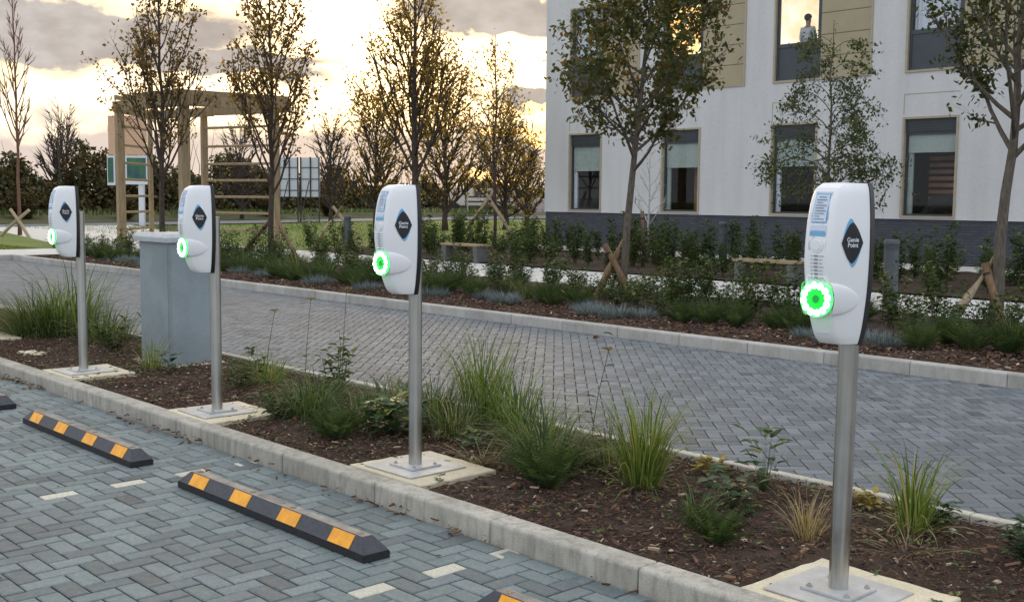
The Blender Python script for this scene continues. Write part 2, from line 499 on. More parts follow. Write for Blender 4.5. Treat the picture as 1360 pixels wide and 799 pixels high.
LG_GOLD = leafmat('golden_backlit_leaves', [(0, (0.10, 0.07, 0.022)), (0.4, (0.19, 0.135, 0.035)), (0.75, (0.32, 0.235, 0.055)), (1, (0.45, 0.34, 0.09))], 0.6)
LG_MASS = leafmat('far_scrub_leaves', [(0, (0.030, 0.032, 0.012)), (0.4, (0.062, 0.062, 0.020)), (0.7, (0.105, 0.080, 0.030)), (1, (0.16, 0.10, 0.042))], 0.2)
LG_SEED = leafmat('yellow_seed_head', [(0, (0.10, 0.08, 0.02)), (1, (0.34, 0.26, 0.05))], 0.2)
LG_LITTER = leafmat('fallen_leaves', [(0, (0.05, 0.025, 0.012)), (0.6, (0.13, 0.06, 0.025)), (0.95, (0.26, 0.15, 0.06)), (1, (0.5, 0.42, 0.3))], 0.1, 0.8)
MBARKG = simple('grey_brown_bark', (0.15, 0.125, 0.095), (0.075, 0.06, 0.045), 0.9, scale=12, stretch=(3, 3, 0.7), bstr=0.6)
MBARKD = simple('dark_bark', (0.085, 0.06, 0.045), (0.045, 0.032, 0.024), 0.9, scale=12, bstr=0.4)
MBARKR = simple('reddish_bark', (0.20, 0.10, 0.06), (0.13, 0.065, 0.04), 0.8, scale=12)
MBARKW = simple('white_birch_bark', (0.62, 0.60, 0.56), (0.35, 0.33, 0.30), 0.8, scale=14, stretch=(0.6, 0.6, 3))
MSTEM = simple('green_brown_stem', (0.09, 0.085, 0.035), (0.06, 0.05, 0.02), 0.8)

# ------------------------------------------------------------------ mesh helpers
class MBd:
    """collects shapes; build() links them as one mesh object"""
    def __init__(s):
        s.v = []; s.f = []; s.a = []; s.mi = []
    def add(s, vs, fs, var=0.5):
        o = len(s.v)
        s.v.extend(vs)
        for f in fs:
            s.f.append(tuple(o + i for i in f)); s.a.append(var)
    def box(s, x0, x1, y0, y1, z0, z1, var=0.5):
        s.add([(x0, y0, z0), (x1, y0, z0), (x1, y1, z0), (x0, y1, z0), (x0, y0, z1), (x1, y0, z1), (x1, y1, z1), (x0, y1, z1)],
              [(0, 3, 2, 1), (4, 5, 6, 7), (0, 1, 5, 4), (1, 2, 6, 5), (2, 3, 7, 6), (3, 0, 4, 7)], var)
        return s
    def tube(s, pts, rad, n=8, var=0.5, cap=True):
        pts = [Vector(p) for p in pts]
        rings = []
        o = len(s.v)
        for i, p in enumerate(pts):
            d = (pts[min(i + 1, len(pts) - 1)] - pts[max(i - 1, 0)])
            if d.length < 1e-9: d = Vector((0, 0, 1))
            d.normalize()
            a = Vector((1, 0, 0)) if abs(d.z) > 0.8 else Vector((0, 0, 1))
            u = d.cross(a).normalized(); w_ = d.cross(u)
            r = rad[i] if isinstance(rad, (list, tuple)) else rad
            for k in range(n):
                t = 2 * PI * k / n
                q = p + u * (r * math.cos(t)) + w_ * (r * math.sin(t))
                s.v.append((q.x, q.y, q.z))
        for i in range(len(pts) - 1):
            for k in range(n):
                a_, b_ = o + i * n + k, o + i * n + (k + 1) % n
                s.f.append((a_, a_ + n, b_ + n, b_)); s.a.append(var)
        if cap:
            s.f.append(tuple(o + k for k in range(n))); s.a.append(var)
            s.f.append(tuple(o + (len(pts) - 1) * n + k for k in reversed(range(n)))); s.a.append(var)
        return s
    def cyl(s, x, y, z0, z1, r, n=24, r2=None):
        return s.tube([(x, y, z0), (x, y, z1)], [r, r if r2 is None else r2], n)
    def mesh(s, name, mat, smooth=False, bevel=0.0):
        me = bpy.data.meshes.new(name)
        me.from_pydata(s.v, [], s.f)
        me.validate()
        if len(me.polygons) == len(s.a):
            at = me.attributes.new('var', 'FLOAT', 'FACE')
            at.data.foreach_set('value', s.a)
        if smooth:
            me.polygons.foreach_set('use_smooth', [True] * len(me.polygons))
        if mat: me.materials.append(mat)
        bm = bmesh.new(); bm.from_mesh(me)
        bmesh.ops.recalc_face_normals(bm, faces=bm.faces)
        if bevel:
            bmesh.ops.bevel(bm, geom=list(bm.edges), offset=bevel, segments=2, affect='EDGES', clamp_overlap=True)
        bm.to_mesh(me); bm.free()
        if smooth: me.set_sharp_from_angle(angle=R(50))
        return me
    def build(s, name, mat, parent=None, smooth=False, bevel=0.0, raw=False):
        if raw:
            me = bpy.data.meshes.new(name)
            me.from_pydata(s.v, [], s.f)
            at = me.attributes.new('var', 'FLOAT', 'FACE')
            at.data.foreach_set('value', s.a)
            if smooth: me.polygons.foreach_set('use_smooth', [True] * len(me.polygons))
            me.materials.append(mat)
        else:
            me = s.mesh(name, mat, smooth, bevel)
        return link(name, me, parent)
def link(name, me, parent=None, loc=None, rz=None):
    o = bpy.data.objects.new(name, me)
    COL.objects.link(o)
    if parent: o.parent = parent
    if loc: o.location = loc
    if rz is not None: o.rotation_euler = (0, 0, rz)
    return o
def tag(o, label=None, cat=None, group=None, kind=None):
    if label: o['label'] = label
    if cat: o['category'] = cat
    if group: o['group'] = group
    if kind: o['kind'] = kind
    return o
def empty(name, loc=(0, 0, 0), rz=0, label=None, cat=None, group=None, kind=None):
    o = bpy.data.objects.new(name, None)
    o.empty_display_size = 0.2
    COL.objects.link(o)
    o.location = loc
    o.rotation_euler = (0, 0, rz)
    return tag(o, label, cat, group, kind)
KIDS = {}
def copy_tree(o, kids):
    c = o.copy(); COL.objects.link(c)
    for ch, sub in kids:
        d = ch.copy(); COL.objects.link(d); d.parent = c
        for g in sub:
            e = g.copy(); COL.objects.link(e); e.parent = d
    return c
def tree_of(o):
    return [(ch, [g for g in bpy.data.objects if g.parent == ch]) for ch in bpy.data.objects if ch.parent == o]
def polysheet(name, pts, z, mat, kind='structure', parent=None):
    b = MBd()
    b.add([(x, y, z) for x, y in pts], [tuple(range(len(pts)))])
    me = b.mesh(name, mat)
    if me.polygons[0].normal.z < 0: me.flip_normals()
    o = link(name, me, parent)
    if kind: o['kind'] = kind
    return o

# ------------------------------------------------------------------ ground
polysheet('ground', [(-1400, -400), (900, -400), (900, 1400), (-1400, 1400)], -0.06, MVERGE)
# --- parking paving: 90 degree herringbone
def brick_mesh(name, mat, L=0.2, W=0.1, gap=0.0085, ch=0.007, dz=0.013):
    b = MBd()
    x, y = L / 2 - gap / 2, W / 2 - gap / 2
    vs = [(-x, -y, -dz), (x, -y, -dz), (x, y, -dz), (-x, y, -dz), (-x, -y, -ch * .6), (x, -y, -ch * .6), (x, y, -ch * .6), (-x, y, -ch * .6),
          (-x + ch, -y + ch, 0), (x - ch, -y + ch, 0), (x - ch, y - ch, 0), (-x + ch, y - ch, 0)]
    fs = []
    for r_ in (0, 4):
        for k in range(4):
            fs.append((r_ + k, r_ + (k + 1) % 4, r_ + 4 + (k + 1) % 4, r_ + 4 + k))
    fs.append((8, 9, 10, 11))
    b.add(vs, fs)
    return vs, fs
def herring(x0, x1, y0, y1, rot, keep):
    """centres and angles of herringbone bricks (unit 0.1 m)"""
    c, s_ = math.cos(rot), math.sin(rot)
    cor = [(x * c + y * s_, -x * s_ + y * c) for x in (x0, x1) for y in (y0, y1)]
    i0 = int(min(a for a, b in cor) / 0.1) - 2; i1 = int(max(a for a, b in cor) / 0.1) + 2
    j0 = int(min(b for a, b in cor) / 0.1) - 2; j1 = int(max(b for a, b in cor) / 0.1) + 2
    res = []
    for i in range(i0, i1):
        for j in range(j0, j1):
            k = (i + j) % 4
            if k == 0: u, v, a = (i + 1) * 0.1, (j + 0.5) * 0.1, 0.0
            elif k == 2: u, v, a = (i + 0.5) * 0.1, (j + 1) * 0.1, PI / 2
            else: continue
            X_, Y_ = u * c - v * s_, u * s_ + v * c
            if keep(X_, Y_): res.append((X_, Y_, a + rot, k, i, j))
    return res
def lay(parent, bricks, mat, zlev, special=None, tiltamt=0.010):
    vs, fs = brick_mesh('brick', mat)
    base = MBd(); base.add(vs, fs)
    me = bpy.data.meshes.new('brick'); me.from_pydata(vs, [], fs); me.materials.append(mat)
    mew = bpy.data.meshes.new('marker_brick'); mew.from_pydata(vs, [], fs); mew.materials.append(MWHITEB)
    sc_ = []
    for b in bricks:
        d = seen(b[0], b[1], zlev, -6)
        sc_.append((d if d else 1e9, b))
    sc_.sort(key=lambda t: t[0])
    V = []; FC = []; A = []
    varr = np.array(vs)
    nobj = 0
    for d, b in sc_:
        dzr = rng.uniform(-0.0015, 0.0015)
        ta, tb = rng.gauss(0, tiltamt), rng.gauss(0, tiltamt)
        w_ = special(b) if special else False
        if (nobj < 300 and d < 1e8) or (w_ and d < 1e8):
            o = bpy.data.objects.new('marker_brick' if w_ else 'brick', mew if w_ else me)
            o.parent = parent
            o.location = (b[0], b[1], zlev + dzr)
            o.rotation_euler = (ta, tb * .5, b[2])
            COL.objects.link(o)
            if w_: o['label'] = 'cream marker brick'
            else: nobj += 1
            continue
        c, s_ = math.cos(b[2]), math.sin(b[2])
        p = np.empty_like(varr)
        p[:, 0] = b[0] + varr[:, 0] * c - varr[:, 1] * s_
        p[:, 1] = b[1] + varr[:, 0] * s_ + varr[:, 1] * c
        p[:, 2] = zlev + dzr + varr[:, 2] + varr[:, 1] * ta - varr[:, 0] * tb * .5
        o_ = len(V) * len(vs)
        V.append(p)
        r_ = rng.random()
        for f in fs:
            FC.append(tuple(o_ + q for q in f)); A.append(r_)
    VV = np.concatenate(V)
    me2 = bpy.data.meshes.new('brick_field')
    me2.from_pydata(VV.tolist(), [], FC)
    at = me2.attributes.new('var', 'FLOAT', 'FACE'); at.data.foreach_set('value', A)
    me2.materials.append(mat)
    o = link('brick_field', me2, parent)
    o['kind'] = 'stuff'
    return o
park = polysheet('parking_paving', [(-18, -4), (3, -4), (3, 3.58), (-18, 3.58)], -0.010, MJOINT)
OX, OY = 0.0, 0.17
bk = [(x + OX, y + OY, a, k, i, j) for x, y, a, k, i, j in herring(-16.5, 1.5, -2, 3.62, 0, lambda x, y: -16.5 < x < 1.5 and -2 < y < 3.42)]
# closing rows against the kerb
def sp(b):
    if b[3] != 2: return False
    for xc in (-6.25, -3.85):
        if abs(b[0] - xc) < 0.049: return True
    return False
lay(park, bk, MB, 0.0, sp)
edge = MBd()
ev, ef = brick_mesh('x', None)
for n_ in range(90):   # soldier course along the kerb
    cx = -16.4 + n_ * 0.2
    r_ = rng.random()
    edge.add([(cx + v[0], 3.535 + v[1] * 0.95, v[2] + rng.uniform(-.001, .001) * 0) for v in ev], ef, r_)
edge.build('edge_course', MB, park, raw=True)['kind'] = 'stuff'

road = polysheet('road_paving', [(-29.6, 5.40), (8, 5.40), (8, 10.26), (-29.6, 10.26)], -0.012, MJOINT)
rb = herring(-29.6, 4, 5.5, 10.25, R(45), lambda x, y: -29.5 < x < 4 and 5.56 < y < 10.16 and (seen(x, y, 0, 120) is not None or x > -12))
lay(road, rb, MR, 0.0, None, 0.008)

# --- soil of the beds, gently uneven
def soil(name, x0, x1, y0, y1, z, amp, step):
    nx = int((x1 - x0) / step) + 1; ny = int((y1 - y0) / step) + 1
    V = []; Fc = []
    for j in range(ny + 1):
        for i in range(nx + 1):
            x = x0 + (x1 - x0) * i / nx; y = y0 + (y1 - y0) * j / ny
            e = min(1, min(y - y0, y1 - y) / 0.25)
            V.append((x, y, z + e * amp * (math.sin(x * 3.1 + y * 2.3) * .4 + math.sin(x * 7.7 - y * 5.1) * .3 + rng.uniform(-1, 1) * .35 + .4)))
    for j in range(ny):
        for i in range(nx):
            a = j * (nx + 1) + i
            Fc.append((a, a + 1, a + nx + 2, a + nx + 1))
    me = bpy.data.meshes.new(name); me.from_pydata(V, [], Fc); me.materials.append(MSOIL)
    me.polygons.foreach_set('use_smooth', [True] * len(me.polygons))
    o = link(name, me); o['kind'] = 'structure'
    return o
SOILZ = 0.075
soil('near_planting_bed', -17, 2, 3.71, 5.46, SOILZ, 0.022, 0.06)
soil('far_planting_bed', -29.4, 4, 10.32, 15.1, 0.07, 0.05, 0.2)
soil('building_planting_bed', -30, 6, 18.9, 25.4, 0.04, 0.05, 0.35)
def chips(name, x0, x1, y0, y1, z, n, s0, s1, mat=MCHIP, flat=0.5, lab=None, cat=None, dens=None):
    r = np.random.RandomState(n % 1000 + 5)
    x = r.uniform(x0, x1, n); y = r.uniform(y0, y1, n)
    if dens is not None:
        ok = np.array([dens(a, b, r) for a, b in zip(x, y)]); x = x[ok]; y = y[ok]; n = len(x)
    L = r.uniform(s0, s1, n); W_ = L * r.uniform(0.22, 0.5, n); T = L * r.uniform(.08, .22, n)
    if n > 30000 or n < 3000: W_ = L * r.uniform(0.12, 0.40, n)
    yaw = r.uniform(0, 2 * PI, n); pit = r.normal(0, flat * .5, n); rol = r.normal(0, flat, n)
    base = np.array([(-1, -.7, 0), (.1, -1, 0), (1, -.3, 0), (.8, .8, 0), (-.6, 1, 0)]) * .5
    V = np.zeros((n, 10, 3))
    for k in range(10):
        b = base[k % 5]
        px = b[0] * L; py = b[1] * W_; pz = (T / 2 if k >= 5 else -T / 2) + 0 * px
        y1_ = py * np.cos(rol) - pz * np.sin(rol); z1_ = py * np.sin(rol) + pz * np.cos(rol)
        x2 = px * np.cos(pit) + z1_ * np.sin(pit); z2 = -px * np.sin(pit) + z1_ * np.cos(pit)
        V[:, k, 0] = x + x2 * np.cos(yaw) - y1_ * np.sin(yaw)
        V[:, k, 1] = y + x2 * np.sin(yaw) + y1_ * np.cos(yaw)
        V[:, k, 2] = z2
    V[:, :, 2] += (z + r.uniform(0.0, 0.035, n))[:, None] if flat else z
    fb = [(5, 6, 7, 8, 9), (0, 1, 6, 5), (1, 2, 7, 6), (2, 3, 8, 7), (3, 4, 9, 8), (4, 0, 5, 9)]
    Fc = [tuple(i * 10 + q for q in f) for i in range(n) for f in fb]
    A = np.repeat(r.uniform(0, 1, n), 6)
    me = bpy.data.meshes.new(name); me.from_pydata(V.reshape(-1, 3).tolist(), [], Fc)
    at = me.attributes.new('var', 'FLOAT', 'FACE'); at.data.foreach_set('value', A)
    me.materials.append(mat)
    o = link(name, me)
    tag(o, lab, cat, kind='stuff')
    return o
def offpad(a, b):
    return not (3.69 < b < 4.34 and any(abs(a - px - .03) < .36 for px in (-2.34, -5.11, -7.38, -9.86, -12.95)))
chips('bark_mulch', -14.5, 0.5, 3.73, 5.44, SOILZ + .004, 60000, 0.009, 0.032, lab='dark brown bark mulch covering the near bed', cat='mulch',
      dens=lambda a, b, r: seen(a, b, .1, 60) is not None and (offpad(a, b) or r.rand() < .012))
chips('coarse_mulch', -9, 0.5, 3.74, 5.43, SOILZ + .02, 1100, 0.03, 0.075, lab='longer splinters of bark and straw on the near bed', cat='mulch', flat=.25, dens=lambda a, b, r: offpad(a, b))
chips('red_bark_mulch', -29, 3, 10.34, 12.4, 0.10, 20000, 0.03, 0.07, lab='reddish bark mulch along the front of the far bed', cat='mulch',
      dens=lambda a, b, r: seen(a, b, .1, 30) is not None)
chips('leaf_litter', -16, 0, 3.46, 3.585, 0.004, 900, 0.015, 0.05, LG_LITTER, 0.3, 'brown leaf scraps gathered along the foot of the near kerb', 'leaf litter',
      dens=lambda a, b, r: r.rand() < (0.15 + 0.85 * (math.sin(a * 2.3) > 0.2)) and r.rand() < (b - 3.43) / .13)

# --- paths, lawns, far road
polysheet('footpath', [(-37, 15.15), (8, 15.15), (8, 18.85), (-37, 18.85)], 0.012, MPATH)
polysheet('gravel_area', [(-33, 12.4), (-36.4, 14.04), (-51.2, 17.17), (-58.6, 19.5), (-60, 27), (-46, 23), (-36, 18.9), (-36, 15.1), (-30, 15.1), (-30, 13)], 0.004, MGRAV)
polysheet('side_pavement', [(-29.75, -6), (-29.75, 10.3), (-29.75, 13), (-33.0, 12.6), (-33.0, -6)], 0.10, MPATH)
polysheet('lawn', [(-33.0, -20), (-33.0, 12.4), (-36.4, 14.0), (-51.2, 17.1), (-50, -20)], 0.06, MLAWN)
polysheet('rear_lawn', [(-30.2, 18.9), (-30.2, 60), (-65, 60), (-62, 40), (-57, 29.5), (-46, 23.2), (-36.3, 19.0)], -0.02, MLAWN)
polysheet('far_road', [(-52, -20), (-58.5, 21.8), (-63.4, 43), (-66.4, 58.3), (-75, 120), (-84, 120), (-77, 67.8), (-71, 47), (-64.4, 24), (-59, -20)], 0.0, MASPH)
bkp = [((-62, -20), (-66, -20)), ((-66.5, 24), (-71, 24)), ((-73, 46.5), (-77, 47.5)), ((-79, 67.5), (-83, 68.5)), ((-86, 120), (-90, 120))]
b = MBd()
for (n0, n1) in bkp:
    b.v += [(n0[0], n0[1], -.03), (n1[0], n1[1], .42), (n1[0] - 60, n1[1] + 10, .55)]
for i in range(4):
    for k in range(2):
        a_ = i * 3 + k; b.f.append((a_, a_ + 3, a_ + 4, a_ + 1)); b.a.append(.5)
b.build('verge_bank', MVERGE)['kind'] = 'structure'
# rough grass tufts on verge and lawn; glowing backing: the light seen in these panes is put into its emission
def tufts(name, regs, n, h0, h1, mat, lab, z):
    r = np.random.RandomState(n % 977)
    b = MBd()
    cnt = 0
    while cnt < n:
        x0, x1, y0, y1 = regs[r.randint(len(regs))]
        x, y = r.uniform(x0, x1), r.uniform(y0, y1)
        if seen(x, y, z, 20) is None: 
            cnt += 0.2
            continue
        cnt += 1
        h_ = r.uniform(h0, h1); a = r.uniform(0, PI); wd = h_ * 0.16
        dx, dy = math.cos(a) * wd, math.sin(a) * wd
        tx, ty = r.normal(0, h_ * .35), r.normal(0, h_ * .35)
        b.add([(x - dx, y - dy, z), (x + dx, y + dy, z), (x + tx, y + ty, z + h_)], [(0, 1, 2)], r.uniform(0, 1))
    return tag(b.build(name, mat, raw=True), lab, 'grass', kind='stuff')
tufts('lawn_grass', [(-46, -33.2, 2, 12.2)], 26000, 0.04, 0.09, LG_BRIGHT, 'short lawn grass at the left of the road end', 0.06)
tufts('rear_lawn_grass', [(-60, -30.5, 20, 58)], 22000, 0.05, 0.12, LG_BRIGHT, 'short lawn grass behind the white path', -0.02)
tufts('verge_grass', [(-77, -69, 20, 45), (-82, -75, 44, 70), (-90, -82, 68, 100)], 9000, 0.15, 0.4, LG_DARK, 'rough verge grass beyond the far road', 0.38)

# ------------------------------------------------------------------ kerbs
def kerb_profile_mesh(name, L, W, z0, z1, rad, mat):
    """kerb stone, front face at y=0, top front edge rounded"""
    prof = [(0.0, z0), (0.0, z1 - rad)]
    for k in range(1, 5):
        t = k / 4 * PI / 2
        prof.append((rad - rad * math.cos(t), z1 - rad + rad * math.sin(t)))
    prof += [(W, z1), (W, z0)]
    n = len(prof); g_ = 0.003
    V = [];
    xs = [-L / 2 + g_, -L / 2 + g_ + .004, L / 2 - g_ - .004, L / 2 - g_]
    ins = [0.004, 0, 0, 0.004]
    for x, q in zip(xs, ins):
        for (y, z) in prof:
            yy = y + q if y < W * .5 else y - q * .3
            V.append((x, yy, z - (q if z > z0 else 0)))
    Fc = []
    for i in range(3):
        for k in range(n - 1):
            Fc.append((i * n + k, i * n + k + 1, (i + 1) * n + k + 1, (i + 1) * n + k))
    Fc.append(tuple(range(n))); Fc.append(tuple(3 * n + k for k in reversed(range(n))))
    b = MBd(); b.add(V, Fc)
    return b.mesh(name, mat)
def kerb(name, x0, x1, y, L, W, z1, rad, mat, piece, along='x', off=0.0):
    root = empty(name, kind='structure')
    me = kerb_profile_mesh(piece, L, W, -0.10, z1, rad, mat)
    n0 = math.floor((x0 - off) / L); n1 = math.ceil((x1 - off) / L)
    for k in range(n0, n1):
        c = off + (k + .5) * L
        o = bpy.data.objects.new(piece, me); COL.objects.link(o); o.parent = root
        if along == 'x':
            o.location = (c, y + rng.uniform(-.002, .002), rng.uniform(-.002, .001))
            o.rotation_euler = (0, 0, rng.gauss(0, .0012))
        else:
            o.location = (y, c, 0); o.rotation_euler = (0, 0, PI / 2)
    return root
# unrendered backing below keeps the joints dark
kerb('near_kerb', -17, 1.5, 3.585, 0.944, 0.130, 0.112, 0.018, MKERB, 'kerbstone', off=-4.013)
kerb('far_kerb', -29.7, 3.5, 10.20, 0.944, 0.125, 0.13, 0.022, MKERB2, 'kerbstone', off=-4.4)
kerb('bed_edging', -17, 3, 5.465, 0.944, 0.06, 0.112, 0.01, MEDGE, 'edging_stone', off=-4.4)
kerb('side_kerb', -5, 10.3, -29.6, 0.944, 0.125, 0.13, 0.02, MKERB2, 'kerbstone', along='y', off=10.3)
kerb('path_edging', -30, 6, 15.12, 0.944, 0.05, 0.05, 0.01, MKERB2, 'edging_stone', off=0)

# ------------------------------------------------------------------ ev chargers
def catmull(keys, z):
    for i in range(len(keys) - 1):
        if keys[i][0] <= z <= keys[i + 1][0]:
            t = (z - keys[i][0]) / (keys[i + 1][0] - keys[i][0])
            p0 = keys[max(i - 1, 0)]; p1 = keys[i]; p2 = keys[i + 1]; p3 = keys[min(i + 2, len(keys) - 1)]
            res = []
            for c in range(1, len(p1)):
                m1 = (p2[c] - p0[c]) / max(p2[0] - p0[0], 1e-6) * (p2[0] - p1[0])
                m2 = (p3[c] - p1[c]) / max(p3[0] - p1[0], 1e-6) * (p2[0] - p1[0])
                res.append((2 * t**3 - 3 * t**2 + 1) * p1[c] + (t**3 - 2 * t**2 + t) * m1 + (-2 * t**3 + 3 * t**2) * p2[c] + (t**3 - t**2) * m2)
            return res
    return list(keys[-1][1:])
# z, half width at the back, half width at the front, depth   (z is absolute)
KEY = [(1.125, .082, .040, .072), (1.142, .087, .043, .096), (1.165, .092, .045, .110), (1.20, .098, .048, .124), (1.30, .109, .053, .154), (1.42, .1145, .055, .176), (1.54, .114, .055, .174),
       (1.64, .109, .053, .158), (1.70, .103, .050, .135), (1.725, .098, .046, .112), (1.733, .094, .040, .090)]
ZB, ZT = 1.125, 1.733
YB = -0.078    # back of the white shell, in front of the pole
def section(z, grow=0.0):
    hb, hf, d = catmull(KEY, z)
    hb += grow
    pts = [(hb, YB)]
    # right side, then rounded front corner, front, rounded corner, left side
    fx, fy = hf, YB - d
    sx, sy = hb - hf, d
    Ls = math.hypot(sx, sy); ux, uy = -sx / Ls, -sy / Ls
    r = 0.018
    a = (fx - ux * r, fy - uy * r); c_ = (fx - r, fy)
    pts.append((hb + ux * Ls * .5, YB + uy * Ls * .5))
    for t in (0, .25, .5, .75, 1):
        x = (1 - t)**2 * a[0] + 2 * t * (1 - t) * fx + t * t * c_[0]
        y = (1 - t)**2 * a[1] + 2 * t * (1 - t) * (fy) + t * t * c_[1]
        pts.append((x, y))
    pts += [(-x, y) for x, y in reversed(pts)]
    return pts
def side_point(z, s, off=0.0):
    """point on the right side face, s metres forward from the back edge; returns pos and frame"""
    hb, hf, d = catmull(KEY, z)
    sx, sy = hb - hf, d
    L = math.hypot(sx, sy); ux, uy = -sx / L, -sy / L
    nx, ny = -uy, ux
    return (hb + ux * s + nx * off, YB + uy * s + ny * off, z)
def front_point(z, x, off=0.0):
    hb, hf, d = catmull(KEY, z)
    return (x, YB - d - off, z)
def surf_poly(b, pts, fn, off, var=.5, th=0.0015):
    """thin sticker following a face; pts are (s, z) in order"""
    n = len(pts)
    V = [fn(z, s, off) for s, z in pts] + [fn(z, s, off - th) for s, z in pts]
    b.add(V, [tuple(range(n)), tuple(n + k for k in reversed(range(n)))] + [(k, n + k, n + (k + 1) % n, (k + 1) % n) for k in range(n)], var)
def text_mesh(txt, size):
    cu = bpy.data.curves.new('t', 'FONT'); cu.body = txt; cu.size = size; cu.align_x = 'CENTER'; cu.resolution_u = 3
    cu.space_line = 0.85; cu.offset = 0.0004
    ob = bpy.data.objects.new('t', cu); COL.objects.link(ob)
    bpy.context.view_layer.update()
    dg = bpy.context.evaluated_depsgraph_get()
    me = bpy.data.meshes.new_from_object(ob.evaluated_get(dg))
    vs = [tuple(v.co) for v in me.vertices]; fs = [tuple(p.vertices) for p in me.polygons]
    bpy.data.objects.remove(ob); bpy.data.curves.remove(cu)
    return vs, fs
def make_charger():
    G = 0.11
    root = empty('ev_charger', (0, 0, 0))
    b = MBd(); b.box(-.215, .215, -.205, .205, .005, .011); b.build('spreader_plate', MPLATE, root)
    b = MBd(); b.box(-.11, .11, -.105, .105, .0115, .022); b.build('base_plate', MPLATE, root, bevel=.002)
    for sx in (-1, 1):
        for sy in (-1, 1):
            b = MBd(); b.cyl(sx * .083, sy * .078, .022, .030, .012, 6); b.cyl(sx * .083, sy * .078, .030, .036, .006, 8)
            b.build('bolt', MSTEEL, root)
    b = MBd(); b.cyl(0, 0, .022, 1.405, .0385, 40); b.build('pole', MSTEEL, root, smooth=False)
    for o in (root,):
        pass
    p = [o for o in bpy.data.objects if o.parent == root and o.name.startswith('pole')][0]
    for f in p.data.polygons: f.use_smooth = True
    p.data.set_sharp_from_angle(angle=R(40))
    # black back plate: a slice just behind the shell
    b = MBd()
    zs = [ZB + (ZT - ZB) * k / 24 for k in range(25)]
    zs[0] -= .004; zs[-1] += .003
    for i, z in enumerate(zs):
        hb = catmull(KEY, min(max(z, ZB), ZT))[0] + .004
        b.v += [(-hb, YB + .0005, z - G), (-hb, YB + .028, z - G), (hb, YB + .028, z - G), (hb, YB + .0005, z - G)]
    for i in range(24):
        for k in range(4):
            a = i * 4 + k; c = i * 4 + (k + 1) % 4
            b.f.append((a, c, c + 4, a + 4)); b.a.append(.5)
    b.f.append((0, 1, 2, 3)); b.a.append(.5); b.f.append((96, 97, 98, 99)); b.a.append(.5)
    b.build('back_plate', MBLACK, root)
    b = MBd(); b.box(-.04, .04, YB + .0285, -.030, 1.17 - G, 1.21 - G); b.build('mounting_bracket', MSTEEL, root); b = MBd(); b.box(-.04, .04, YB + .0285, -.030, 1.42 - G, 1.46 - G); b.build('mounting_bracket', MSTEEL, root)
    # white shell
    b = MBd()
    nz = 34; prev = None
    zz = [ZB + (ZT - ZB) * (k / nz) for k in range(nz + 1)]
    for z in zz:
        s = section(z); n = len(s)
        b.v += [(x, y, z - G) for x, y in s]
    for i in range(nz):
        for k in range(n - 1):
            a = i * n + k
            b.f.append((a, a + 1, a + n + 1, a + n)); b.a.append(.5)
        b.f.append((i * n + n - 1, i * n, (i + 1) * n, (i + 1) * n + n - 1)); b.a.append(.5)
    b.f.append(tuple(range(n))); b.a.append(.5)
    top = nz * n
    # slightly domed lid
    cx = len(b.v); b.v.append((0, YB - .04, ZT + .003 - G))
    for k in range(n):
        b.f.append((top + k, top + (k + 1) % n, cx)); b.a.append(.5)
    shell = b.build('housing', MSHELL, root, smooth=True)
    sm = shell.data
    for f in sm.polygons:
        if abs(f.normal.z) > .85: f.use_smooth = False
    # --- logo on both side faces
    def drop(cz, cs, hw, hh, dz=0, ds=0):
        pts = []
        for k in range(28):
            t = 2 * PI * k / 28
            c_, s_ = math.cos(t), math.sin(t)
            rr = abs(c_)
            x = hw * math.copysign(rr ** 1.25, c_) if rr > 0 else 0
            z = hh * s_
            # pointed top and bottom
            x = hw * math.copysign((1 - abs(z / hh)) ** 0.62 * 1.0, c_) if abs(s_) < .999 else 0
            pts.append((cs + ds + x, cz + dz + z))
        return pts
    def flip(fn):
        return lambda z, s, off: tuple((-fn(z, s, off)[0], fn(z, s, off)[1], fn(z, s, off)[2]))
    lift = lambda fn: (lambda z, s, off: (fn(z, s, off)[0], fn(z, s, off)[1], z - G))
    S, Fp = lift(side_point), lift(front_point)
    SL = lambda z, s, off: (-S(z, s, off)[0], S(z, s, off)[1], S(z, s, off)[2])
    for fn, mir in ((S, 1), (SL, -1)):
        b = MBd(); surf_poly(b, drop(1.512, .084, .034, .062, .029, .006), fn, .0022); surf_poly(b, drop(1.512, .084, .034, .060, -.030, -.006), fn, .0022)
        b.build('logo_blue_tips', MBLUE, shell)
        b = MBd(); surf_poly(b, drop(1.512, .084, .050, .076), fn, .0036); b.build('logo_drop', MNAVY, shell)
        tv, tf = text_mesh('Genie\nPoint', .0235)
        V = []
        for x, y, z in tv:
            s_ = .084 - x if mir == 1 else .084 + x
            V.append(fn(1.512 + y + .004, s_, .0052))
        b = MBd(); b.add(V, tf); o = b.build('logo_lettering', MTEXT, shell)
    # --- instrument strip on the front face
    b = MBd(); surf_poly(b, [(-.036, 1.365), (.036, 1.365), (.037, 1.50), (.037, 1.61), (.035, 1.70), (-.035, 1.70), (-.037, 1.61), (-.037, 1.50)], Fp, .0018); b.build('front_recess', MRECESS, shell)
    b = MBd()
    surf_poly(b, [(-.032, 1.585), (.032, 1.585), (.032, 1.63), (.031, 1.693), (-.031, 1.693), (-.032, 1.63)], Fp, .003)
    st = b.build('information_sticker', MBLUE, shell)
    b = MBd()
    surf_poly(b, [(-.029, 1.589), (.029, 1.589), (.029, 1.63), (.028, 1.689), (-.028, 1.689), (-.029, 1.63)], Fp, .0042)
    b.build('sticker_face', MSTICK, shell)
    b = MBd()
